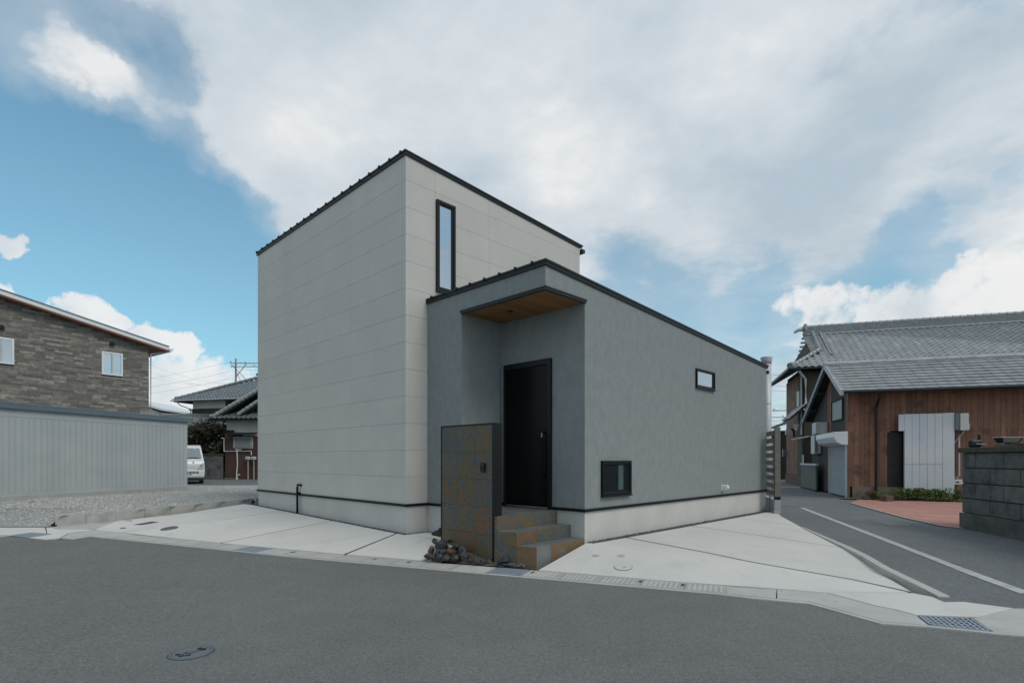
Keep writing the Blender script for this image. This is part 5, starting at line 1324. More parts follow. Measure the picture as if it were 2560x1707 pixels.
# bay with small tiled roof on side wall + details in the alley
bb0=gb(2004); Yb=BF.p(0,bb0,0).y
sm=thing('porch_roof','little tiled lean-to roof over the alley door of the old house','porch roof',tuple(BF.p(-.1,bb0,zpx(1040,Yb))))
q0=BF.p(-.5,gb(1998),zpx(1040,Yb)-.25); q1=BF.p(-.5,gb(2016),zpx(1040,Yb)-.25)
m=MB(); m.b8([BF.p(-.62,A0-.9,zpx(1052,Yb)),BF.p(-.0,A0-.9,zpx(1020,Yb)),BF.p(-.0,A0+1.2,zpx(1020,Yb)),BF.p(-.62,A0+1.2,zpx(1052,Yb)),BF.p(-.62,A0-.9,zpx(1052,Yb)+.06),BF.p(-.0,A0-.9,zpx(1020,Yb)+.06),BF.p(-.0,A0+1.2,zpx(1020,Yb)+.06),BF.p(-.62,A0+1.2,zpx(1052,Yb)+.06)]); m.build('deck',M['blackwood'],sm)
tile_roof(sm,BF.p(-.64,A0+1.2,zpx(1052,Yb)+.06),BF.p(0,-1,0)-BF.p(0,0,0),BF.p(0,0,zpx(1020,Yb))-BF.p(-.62,0,zpx(1052,Yb)),8,3,.27,.27,'pan',None,40)
MB().box(BF,-.34,-.02,gb(1983)-.12,gb(1983)+.12,zpx(1085,26),zpx(1072,26)).build('vent_cover',M['ac'],None,label='cream vent cover on the rust-streaked side wall of the tall house',category='vent cover',base=tuple(BF.p(0,gb(1983),2)))
# wall-mounted box + pipes of the alley
MB().box(BF,-.16,-.02,gb(1965)-.12,gb(1965)+.12,zpx(1140,28),zpx(1122,28)).build('meter_box',M['shedroof'],None,label='dark blue-grey meter box low on the far end of the tall house side wall',category='meter box',base=tuple(BF.p(0,gb(1965),1.5)))
pc=gb(1991); MB().tube([BF.p(-.1,pc,zpx(1090,25)),BF.p(-.12,pc,zpx(1075,25)),BF.p(-.22,pc,zpx(1068,25))],.05,8).build('pipe_elbow',M['black2'],None,label='dark bent vent pipe on the side wall of the tall house by the alley',category='pipe',base=tuple(BF.p(0,pc,2.5)))
dd=gb(2013.5); MB().tube([BF.p(-.1,dd,zpx(1136,22.5)),BF.p(-.1,dd,zpx(1180,22.5))],.035,8).build('downpipe',M['pvc'],None,label='pale downpipe on the dark wall left of the grey board door',category='pipe',base=tuple(BF.p(0,dd,1.2)))
lt=gb(2008); Yl=BF.p(0,lt,0).y; lb=thing('wall_lantern','grey glass wall lantern under the porch roof in the alley','lantern',tuple(BF.p(-.3,lt,zpx(1066,Yl))))
MB().b8([BF.p(-.34,lt-.08,zpx(1068,Yl)),BF.p(-.22,lt-.08,zpx(1068,Yl)),BF.p(-.22,lt+.08,zpx(1068,Yl)),BF.p(-.34,lt+.08,zpx(1068,Yl)),BF.p(-.38,lt-.12,zpx(1060,Yl)),BF.p(-.18,lt-.12,zpx(1060,Yl)),BF.p(-.18,lt+.12,zpx(1060,Yl)),BF.p(-.38,lt+.12,zpx(1060,Yl))]).build('shade',M['pvc'],lb)
MB().box(BF,-.32,-.24,lt-.05,lt+.05,zpx(1074,Yl),zpx(1068,Yl)-.002).build('globe',M['ac'],lb)
# ------------------------------------------------------------------ pink paving + plants
pv=MB(); pts=[side_pt(2405,1321,.016),side_pt(2360,1316.5,.016),side_pt(2320,1307.5,.016),side_pt(2265,1295.5,.016),side_pt(2214,1282,.016),side_pt(2170,1270,.016),side_pt(2126,1257,.016)]
pv.prism(pts+[Vector((10.9,17.05,.235)),Vector((14.5,16.0,.235)),Vector((14.5,11.5,.19)),Vector((9.2,10.75,.155))],.05); struct(pv.build('paving',M['pink']))
ed=MB(); strip(ed,[p+Vector((-.03,-.03,.004)) for p in pts],.05); struct(ed.build('paving_edge',M['whiteline'],recalc=False))
dt=MB(); dt.poly([BF.p(-.3,-.45,.245),BF.p(5,-.9,.262),BF.p(5,-.1,.262),BF.p(-.3,-.05,.262)]); struct(dt.build('soil_strip',M['dirt'],recalc=False))
def bush(name,c,rx,ry,rz,n,ls,m,label,cat,group=None,seed=1,trunk=False,fruits=0,m2=None):
    rr=random.Random(seed); t=thing(name,label,cat,c,group)
    if trunk:
        tb=MB(); tb.tube([Vector(c),Vector(c)+Vector((.05,0,rz*.5)),Vector(c)+Vector((0,.05,rz*1.0))],.10,8,.05)
        for k in range(7):
            a=rr.random()*6.28; h=rz*(.45+.4*rr.random()); s_=Vector(c)+Vector((0,0,h)); tb.tube([s_,s_+Vector((math.cos(a)*rx*.4,math.sin(a)*ry*.4,rz*.3)),s_+Vector((math.cos(a)*rx*.75,math.sin(a)*ry*.7,rz*.55))],.04,6,.012)
        tb.build('trunk',M['bark'],t)
    else:
        tb=MB()
        for k in range(8):
            a=rr.random()*6.28; tb.tube([Vector(c),Vector(c)+Vector((math.cos(a)*rx*.5,math.sin(a)*ry*.5,rz*1.2))],.010,5,.004)
        tb.build('stem',M['bark'],t)
    cz=Vector(c)+Vector((0,0,rz*(1.55 if trunk else .9)))
    clumps=[(Vector((rr.uniform(-1,1)*rx*.7,rr.uniform(-1,1)*ry*.7,rr.uniform(-.8,.8)*rz)),.25+.35*rr.random()) for _ in range(16)]
    lf=MB(); lf2=MB()
    for i in range(n):
        q,r_=rr.choice(clumps); d=Vector((rr.gauss(0,1),rr.gauss(0,1),rr.gauss(0,1))).normalized()*r_*(rr.random()**.4)
        p=cz+q+Vector((d.x*rx,d.y*ry,d.z*rz*.9))
        a=Vector((rr.gauss(0,1),rr.gauss(0,1),rr.gauss(0,.6))).normalized(); b=a.cross(Vector((rr.gauss(0,1),rr.gauss(0,1),rr.gauss(0,1)))).normalized()
        l=ls*(.6+.8*rr.random()); tgt=lf2 if (m2 and q.x*7%1<.3 and i%3==0) else lf
        tgt.poly([p-a*l,p-b*l*.4,p+a*l,p+b*l*.4])
    o=lf.build('crown' if trunk else 'foliage',m,t,recalc=False)
    if m2 and lf2.v: lf2.build('browned_leaves',m2,t,recalc=False)
    if fruits:
        fm=MB()
        for k in range(fruits):
            q,r_=rr.choice(clumps[:9]); d=Vector((rr.gauss(0,1),-abs(rr.gauss(0,1)),rr.gauss(0,1))).normalized()*r_
            p=cz+q+Vector((d.x*rx,d.y*ry,d.z*rz)); fm.lathe(p,[(.012,p.z-.04),(.04,p.z-.016),(.04,p.z+.016),(.012,p.z+.04)],6)
        fm.build('fruit',M['fruit'],t,recalc=False)
    return t
Q=[(2240,'low green shrub at the left foot of the white ribbed panel door'),(2285,'low green shrub under the middle of the white ribbed panel door'),(2325,'bright green low shrub under the right half of the panel door'),(2365,'bright green clipped shrub below the cream box unit')]
for i,(px,lb_) in enumerate(Q):
    a=hit((BF.p(0,-.55,0).x,BF.p(0,-.55,0).y),BF.u,px+12); c=BF.p(a,-.55,.25)
    bush('shrub',tuple(c),.36,.20,.19,900,.035,M['leaf_green'],lb_,'shrub','low shrubs in front of the panel door',seed=i+2,m2=M['leaf_rust'])
for i,(px,lb_) in enumerate([(2195,'thin grassy weed in front of the old concrete base wall'),(2178,'small tuft of weeds by the black downpipe foot'),(2398,'variegated weed clump beside the block wall end')]):
    a=hit((BF.p(0,-.5,0).x,BF.p(0,-.5,0).y),BF.u,px); c=BF.p(a,-.5,.25)
    bush('weed',tuple(c),.22,.15,.14,260,.03,M['leaf_green'] if i!=1 else M['leaf_rust'],lb_,'weeds','weeds along the storehouse wall',seed=i+20,m2=M['leaf_rust'])
c=side_pt(2212,1262,0); c=BF.p(hit((BF.p(0,-.9,0).x,BF.p(0,-.9,0).y),BF.u,2218),-.9,.24)
MB().box(Fr((c.x,c.y),(1,.1)),-.14,.12,-.12,.12,.20,.40).build('stone_block',mat('red_stone',(.15,.085,.06),(.09,.06,.05),scale=8,rough=.9,bump=.5,bscale=30),None,bevel=.03,label='small reddish-brown stone block on the edge of the pink paving',category='stone block',base=tuple(c))
# ------------------------------------------------------------------ stone block wall, right edge
KW=Fr((8.88,10.7),(-.178,-.984),(.984,-.178))
kwall=thing('block_wall','dark weathered stone block garden wall with mossy cap at the right edge','wall',(8.88,10.7,.12))
MB().box(KW,-.03,6,-.03,.40,-.1,.445).build('base',M['blockbase'],kwall,bevel=.006)
lev=[.447,.735,1.03,1.325,1.62]; BLn=.755
for r_ in range(4):
    s=-.0-(.0 if r_%2 else BLn*.57)
    s=0; first=BLn*.43 if r_%2==0 else BLn*.93
    a=0
    first={0:.80,1:.40,2:.80,3:.40}[r_]
    e=first
    while a<6:
        MB().box(KW,a+.008,e-.008,random.uniform(-.006,.006),.3,lev[r_]+.011,lev[r_+1]-.011).build('block',M['block'],kwall,bevel=.008)
        a=e; e=min(6.0,e+BLn)
        if a>=5.99: break
MB().box(KW,.03,5.98,.03,.30,.44,1.63).build('mortar_core',M['pit'],kwall)
a=-.04
while a<6: 
    MB().box(KW,a+.003,min(6,a+.6)-.003,-.05,.36,1.622,1.72).build('cap_stone',M['mosscap'],kwall,bevel=.008); a+=.6
# second, higher return cap and fittings behind
MB().box(KW,-.3,6,.75,1.0,.1,1.79).build('rear_wall',M['blockbase'],kwall)
lm=KW.p(.25,.12,1.72); 
def wallpt(px,b,z): a=hit((KW.p(0,b,0).x,KW.p(0,b,0).y),KW.u,px); return KW.p(a,b,z)
c=wallpt(2440,.15,1.72)
t=thing('wall_fixture','black rounded lamp fitting with a short stem on the block wall end','lamp fitting',tuple(c))
MB().box(Fr((c.x,c.y),(1,-.1)),-.13,.09,-.06,.06,1.722,1.88).build('housing',M['black2'],t,bevel=.045)
MB().tube([(c.x+.055,c.y-.01,1.74),(c.x+.055,c.y-.01,1.97)],.024,10).build('stem',M['black'],t)
MB().tube([(c.x-.06,c.y-.075,1.79),(c.x+.12,c.y-.085,1.785)],.006,6).build('rod',M['galv'],t)
c=wallpt(2520,.55,1.79)
t=thing('flood_light','flat rectangular floodlight with pale face on top of the block wall at the right edge','floodlight',tuple(c))
f_=Fr((c.x,c.y),(1,-.05))
MB().b8([f_.p(-.16,-.05,1.80),f_.p(.16,-.05,1.80),f_.p(.16,.05,1.80),f_.p(-.16,.05,1.80),f_.p(-.20,-.09,1.90),f_.p(.20,-.09,1.90),f_.p(.20,.09,1.90),f_.p(-.20,.09,1.90)]).build('housing',M['black2'],t)
MB().b8([f_.p(-.13,-.0601,1.81),f_.p(.13,-.0601,1.81),f_.p(.13,-.055,1.81),f_.p(-.13,-.055,1.81),f_.p(-.16,-.0925,1.892),f_.p(.16,-.0925,1.892),f_.p(.16,-.088,1.892),f_.p(-.16,-.088,1.892)]).build('glass',M['wood'],t)
MB().box(f_,-.205,.205,-.095,.095,1.9005,1.912).build('rim',M['ac'],t)
MB().box(f_,-.03,.03,-.03,.03,1.785,1.802).build('bracket',M['black'],t)
# ------------------------------------------------------------------ far left scene: road, houses, van, tree
fr2=MB(); fr2.poly([(-40,23.2,.31),(2,23.2,.31),(2,33,.31),(-40,33,.31)]); struct(fr2.build('back_road',M['asphalt2'],recalc=False))
ln=MB(); strip(ln,[Vector((-20,24.0,.366)),Vector((-8,23.45,.366))],.06); struct(ln.build('lot_edge',M['whiteline'],recalc=False))
ln=MB(); strip(ln,[G(497,1203.5,.316),G(615,1205.5,.316)],.10); struct(ln.build('road_line',M['whiteline'],recalc=False))
# low house with barred window
JF=Fr((P(563,1198,31.9).x,31.9),(1,-.03))
lowh=thing('tiled_cottage','low old cottage with dark tiled roof, white upper wall and a barred window','house',(JF.o[0],JF.o[1],.3))
def jz(py,Y=31.9): return CH+(HY-py)/F*Y
MB().box(JF,.06,9,.05,6,.2,3.95).build('wall',M['plaster'],lowh)
a=.0
while a<6:
    lo_=.3; MB().box(JF,a+.004,a+.50,-.0-.01*(a<.4),.049,.32,jz(1090) if a>.9 else jz(1083)).build('wall_board',M['redbrown'],lowh); a+=.505
MB().box(JF,-.01,.52,-.02,.048,jz(1083)+.002,jz(1075)).build('board_cap',M['black2'],lowh)
MB().box(JF,0,9,-.04,.05,.2,.318).build('base',M['blockbase'],lowh)
w0=(586-563)/F*31.9; w1=(634-563)/F*31.9
f=MB(); f.box(JF,w0,w1,-.06,-.01,jz(1121),jz(1119)); f.box(JF,w0,w1,-.06,-.01,jz(1095),jz(1092)); f.box(JF,w0,w0+.04,-.06,-.01,jz(1119),jz(1095)); f.box(JF,w1-.04,w1,-.06,-.01,jz(1119),jz(1095))
wi=f.build('window',M['ac'],lowh)
MB().box(JF,w0+.04,w1-.04,-.03,-.02,jz(1119),jz(1095)).build('pane',mat_glass('blue_pane',(.06,.13,.22),.12),wi)
for k in range(17):
    x=w0+.03+(w1-w0-.06)*k/16; MB().tube([JF.p(x,-.14,jz(1121)),JF.p(x,-.14,jz(1092))],.013,5).build('bar',M['ac'],wi)
for py in (1119,1096): MB().box(JF,w0,w1,-.155,-.142,jz(py)-.025,jz(py)+.025).build('bar',M['steel'],wi)
MB().b8([JF.p(w0-.25,-.45,jz(1087)),JF.p(w1+.25,-.45,jz(1087)),JF.p(w1+.25,.0,jz(1082)),JF.p(w0-.25,.0,jz(1082)),JF.p(w0-.25,-.45,jz(1087)+.04),JF.p(w1+.25,-.45,jz(1087)+.04),JF.p(w1+.25,.0,jz(1082)+.04),JF.p(w0-.25,.0,jz(1082)+.04)]).build('window_awning',M['black2'],lowh)
# cottage roof: eaves, front slope and gable roll rising to the right
zE=jz(1046,31.4); 
o_=JF.p(-.75,-.55,zE); sl2=JF.p(0,3.2,zE+1.75)-JF.p(0,-.55,zE)
m=MB(); m.b8([JF.p(-.75,-.5,zE-.14),JF.p(9,-.5,zE-.14),JF.p(9,.45,zE+.30),JF.p(-.3,.45,zE+.30),JF.p(-.75,-.5,zE-.02),JF.p(9,-.5,zE-.02),JF.p(9,.45,zE+.42),JF.p(-.3,.45,zE+.42)]); m.build('roof_deck',M['blackwood'],lowh)
tile_roof(lowh,o_,JF.p(1,0,0)-JF.p(0,0,0),sl2,34,4,.28,.27,'pan',lambda a,c:a>c*.50,0,'tile','tile_dark')
rs=1.45/2.48                                        # rise of the gable verge
vz=lambda x:zE+.06+(x+.55)*rs
MB().ext([JF.p(-.2,.30,zE+.1),JF.p(5.2,.30,zE+.1),JF.p(5.2,.30,vz(5.2)-.1),JF.p(-.2,.30,vz(-.2)-.05)],Vector((0,.1,0))).build('gable_wall',M['blackwood'],lowh)
MB().b8([JF.p(-.6,-.25,vz(-.6)-.12),JF.p(5.2,-.25,vz(5.2)-.12),JF.p(5.2,6,vz(5.2)-.12),JF.p(-.6,6,vz(-.6)-.12),JF.p(-.6,-.25,vz(-.6)),JF.p(5.2,-.25,vz(5.2)),JF.p(5.2,6,vz(5.2)),JF.p(-.6,6,vz(-.6))]).build('verge_deck',M['blackwood'],lowh)
roll(JF.p(-.58,-.25,vz(-.58)+.10),JF.p(5.2,-.25,vz(5.2)+.10),.13,24,'verge_roll',lowh,M['tile'])
roll(JF.p(-.3,.05,vz(-.3)+.12),JF.p(5.2,.05,vz(5.2)+.12),.09,24,'verge_roll',lowh,M['tile_dark'])
rz=lambda x:jz(1030)+(x-1.15)*.66
roll(JF.p(.95,-.30,rz(.95)+.0),JF.p(4.6,-.30,rz(4.6)),.11,15,'verge_roll',lowh,M['tile'])
MB().b8([JF.p(.95,-.28,rz(.95)-.20),JF.p(4.6,-.28,rz(4.6)-.20),JF.p(4.6,.29,rz(4.6)-.20),JF.p(.95,.29,rz(.95)-.20),JF.p(.95,-.28,rz(.95)-.08),JF.p(4.6,-.28,rz(4.6)-.08),JF.p(4.6,.29,rz(4.6)-.08),JF.p(.95,.29,rz(.95)-.08)]).build('pent_deck',M['blackwood'],lowh)
MB().tube([JF.p(-.62,-.5,zE+.10),JF.p(-.50,-.42,zE+.14)],.15,8).build('hip_end_tile',M['tile_dark'],lowh)
# pipes and meters on its wall
pm=thing('wall_pipes','white service pipes running over the red-brown wall under the barred window','pipes',tuple(JF.p(.5,-.1,.3)))
X=lambda px:(px-563)/F*31.9
MB().tube([JF.p(X(555),-.08,jz(1095)),JF.p(X(562),-.08,jz(1095)),JF.p(X(562),-.08,jz(1128)),JF.p(X(631),-.08,jz(1127)),JF.p(X(631),-.08,jz(1137))],.028,6).build('pipe',M['white'],pm)
MB().tube([JF.p(X(595),-.09,jz(1124)),JF.p(X(596),-.09,jz(1160)),JF.p(X(593),-.09,.3)],.03,6).build('pipe',M['white'],pm)
MB().tube([JF.p(X(591),-.09,jz(1123.5)),JF.p(X(606),-.09,jz(1123.5))],.03,6).build('pipe',M['white'],pm)
MB().tube([JF.p(X(597),-.12,.3),JF.p(X(597),-.12,jz(1187)),JF.p(X(603),-.12,jz(1185.5))],.035,6).build('pipe',M['white'],pm)
for px,lb_ in ((625.5,'left gas meter on its pink-grey pipe by the red-brown wall'),(640,'right gas meter on its pink-grey pipe beside the corner of the modern house')):
    t=thing('gas_meter',lb_,'meter',tuple(JF.p(X(px),-.2,.3)),'gas meters at the cottage wall')
    MB().box(JF,X(px)-.13,X(px)+.13,-.30,-.12,jz(1149),jz(1141)).build('body',M['ac'],t,bevel=.04)
    MB().box(JF,X(px)-.05,X(px)+.0,-.305,-.301,jz(1145)-.02,jz(1145)+.03).build('dial',M['black'],t)
    MB().tube([JF.p(X(px),-.2,.3),JF.p(X(px),-.2,jz(1149)-.001)],.04,8).build('pipe',M['pole'],t)
    MB().tube([JF.p(X(px)-.06,-.2,jz(1141)),JF.p(X(px)-.06,-.2,jz(1137))],.035,8).build('pipe',M['black2'],t)
    MB().tube([JF.p(X(px)+.06,-.2,jz(1141)),JF.p(X(px)+.06,-.2,jz(1137))],.035,8).build('pipe',M['black2'],t)
# two-storey house behind
DF=Fr((P(480,1147,40).x,40),(1,-.27))
j1=thing('hip_roof_house','old two-storey house with grey tiled hip roof, white plaster band and brown lower boards','house',(DF.o[0],DF.o[1],.3))
def dz_(py,Y=40): return CH+(HY-py)/F*Y
MB().box(DF,.03,12,.05,7,.2,dz_(995)).build('wall',M['plaster'],j1)
a=0
while a<9:
    MB().box(DF,a+.01,a+.88,-.01,.048,.3,dz_(1022)).build('wall_board',M['redbrown'],j1); a+=.9
MB().box(DF,3.0,9,-.02,.047,dz_(1022)+.01,dz_(1005)).build('wall_board',M['redbrown'],j1)
MB().box(DF,3.6,4.0,-.08,-.02,dz_(1004)+.02,dz_(1000)).build('vent_slot',M['black'],j1)
zE1=dz_(999,39.5); 
eo=DF.p(-1.05,-.7,zE1)
sl1=DF.p(0,3.6,zE1+2.0)-DF.p(0,-.7,zE1)
m=MB(); m.b8([DF.p(-1.0,-.65,zE1-.15),DF.p(13,-.65,zE1-.15),DF.p(13,3.6,zE1+1.85),DF.p(3.2,3.6,zE1+1.85),DF.p(-1.0,-.65,zE1-.02),DF.p(13,-.65,zE1-.02),DF.p(13,3.6,zE1+1.97),DF.p(3.2,3.6,zE1+1.97)]); m.b8([DF.p(-1.0,-.6,zE1-.16),DF.p(3.2,3.55,zE1+1.84),DF.p(3.2,3.8,zE1+1.84),DF.p(-1.0,7.6,zE1-.16),DF.p(-1.0,-.6,zE1-.03),DF.p(3.2,3.55,zE1+1.96),DF.p(3.2,3.8,zE1+1.96),DF.p(-1.0,7.6,zE1-.03)]); m.build('roof_deck',M['blackwood'],j1)
tile_roof(j1,eo,DF.p(1,0,0)-DF.p(0,0,0),sl1,48,18,.28,sl1.length/18,'pan',lambda a,c:a>c*.90,0,'tile','tile_dark')
roll(DF.p(-.9,-.55,zE1+.12),DF.p(3.0,3.4,zE1+2.1),.12,16,'hip_tile',j1,M['tile_dark'])
m=MB()
for k in range(5): m.box(DF,2.9,13,3.5-(.16-.015*k),3.5+(.16-.015*k),zE1+1.9+k*.075,zE1+1.9+k*.075+.066)
m.build('ridge_course',M['tile_dark'],j1)
roll(DF.p(2.7,3.5,zE1+2.33),DF.p(13,3.5,zE1+2.33),.10,30,'ridge_cap',j1,M['tile_dark'])
MB().tube([DF.p(-1.0,-.5,zE1+.08),DF.p(-.86,-.4,zE1+.12)],.18,8).build('hip_end_tile',M['tile_dark'],j1)
MB().tube([DF.p(-1.1,-.78,zE1-.06),DF.p(10,-.78,zE1-.06)],.06,6).build('eaves_gutter',M['pvc'],j1)
MB().tube([DF.p(-.7,-.7,zE1-.12),DF.p(-.55,-.5,zE1-.40),DF.p(0,-.1,zE1-.65),DF.p(0,-.1,.4)],.04,6).build('downpipe',M['pole'],j1)
# roofs farther back left
def farhouse(px0,px1,Y,ztop,zeave,label,name='tiled_house',gx=None,m='tile_i',wall='plaster'):
    x0=(px0-1280)/F*Y; x1=(px1-1280)/F*Y
    t=thing(name,label,'house',(x0,Y,.3)); f=Fr((x0,Y),(1,0))
    MB().box(f,.3,x1-x0-.3,.5,6,.2,zeave).build('wall',M[wall],t)
    md=MB(); md.b8([f.p(0,0,zeave-.1),f.p(x1-x0,0,zeave-.1),f.p(x1-x0,3.2,ztop-.1),f.p(0,3.2,ztop-.1),f.p(0,0,zeave),f.p(x1-x0,0,zeave),f.p(x1-x0,3.2,ztop),f.p(0,3.2,ztop)])
    md.b8([f.p(0,6.4,zeave-.1),f.p(x1-x0,6.4,zeave-.1),f.p(x1-x0,3.201,ztop-.1),f.p(0,3.201,ztop-.1),f.p(0,6.4,zeave),f.p(x1-x0,6.4,zeave),f.p(x1-x0,3.201,ztop),f.p(0,3.201,ztop)])
    md.build('roof_deck',M['blackwood'],t)
    s_=f.p(0,3.2,ztop)-f.p(0,0,zeave); tile_roof(t,f.p(0,-.05,zeave),(1,0,0),s_,int((x1-x0)/.3),int(s_.length/.27),.3,.27,'pan',None,0,'tile',m)
    MB().tube([f.p(-.05,3.2,ztop+.08),f.p(x1-x0+.05,3.2,ztop+.08)],.13,8).build('ridge',M['ridge'],t)
farhouse(330,585,36.5,jz(1040,39.5),jz(1092,36.5),'long low building with pale grey tiled roof behind the shed and the fruit tree',wall='blackwood')
farhouse(432,520,62,jz(1026,65),jz(1036,62)-.2,'distant pale tiled roof seen left of the hip roofed house')
gx=thing('gabled_house','small white gabled house end peeping out behind the stone clad house','house',(P(372,1100,50).x,50,.3))
xg=P(372,1147,50).x
MB().ext([(xg-6,50,.3),(xg+.9,50,.3),(xg+.9,50,jz(1030,50)),(xg-1.4,50,jz(1005,50)),(xg-6,50,jz(990,50))],Vector((0,6,0))).build('wall',M['plaster'],gx)
MB().b8([(xg-1.5,49.5,jz(1004,50)),(xg+1.5,49.5,jz(1027,50)-.0),(xg+1.5,56,jz(1027,50)),(xg-1.5,56,jz(1004,50)),(xg-1.5,49.5,jz(1004,50)+.25),(xg+1.5,49.5,jz(1027,50)+.18),(xg+1.5,56,jz(1027,50)+.18),(xg-1.5,56,jz(1004,50)+.25)]).build('roof',M['white'],gx)
# garden block wall in front of the tree
gwl=thing('garden_wall','stained dark concrete block garden wall between the white van and the cottage','wall',(P(495,1147,31.5).x,31.5,.3))
f_=Fr((P(480,1147,31.6).x,31.6),(1,-.02)); L_=P(556,1147,31.6).x-P(480,1147,31.6).x
for r_ in range(5):
    a=-.2 if r_%2 else 0
    while a<L_:
        MB().box(f_,max(0,a)+.004,min(L_,a+.4)-.004,random.uniform(-.004,.004),.12,.3+r_*.285,.3+(r_+1)*.285-.008).build('block',M['block'],gwl); a+=.4
MB().box(f_,-.05,L_+.05,-.05,.17,1.726,1.80).build('cap',M['mosscap'],gwl)
MB().box(f_,.0,L_,.02,.10,.3,1.72).build('mortar_core',M['blockbase'],gwl)
c=P(520,1147,33.4)
bush('persimmon_tree',(c.x,c.y,.3),1.8,1.0,1.27,9000,.115,M['leaf_dark'],'dark fruit tree dotted with orange fruits behind the block garden wall','tree',seed=11,trunk=True,fruits=50,m2=M['leaf_rust'])
c=P(487,1147,32.6); bush('garden_shrub',(c.x,c.y,.6),1.0,.6,.9,2600,.10,M['leaf_dark'],'dense dark shrub above the roof of the white van','shrub',seed=14,m2=M['leaf_rust'])
c=P(545,1147,32.4); bush('garden_shrub',(c.x,c.y,.7),1.0,.5,.95,2600,.10,M['leaf_dark'],'dark leafy shrub between the block garden wall and the cottage corner','shrub',seed=15,m2=M['leaf_green'])
c=G(567,1198,.3); rk=MB().box(Fr((c.x,c.y),(1,0)),-.1,.5,-.2,.2,.25,.40); rk.build('kerb_stone',M['blockbase'],None,bevel=.05,label='low flat stone on the road edge at the cottage corner',category='stone',base=tuple(c))
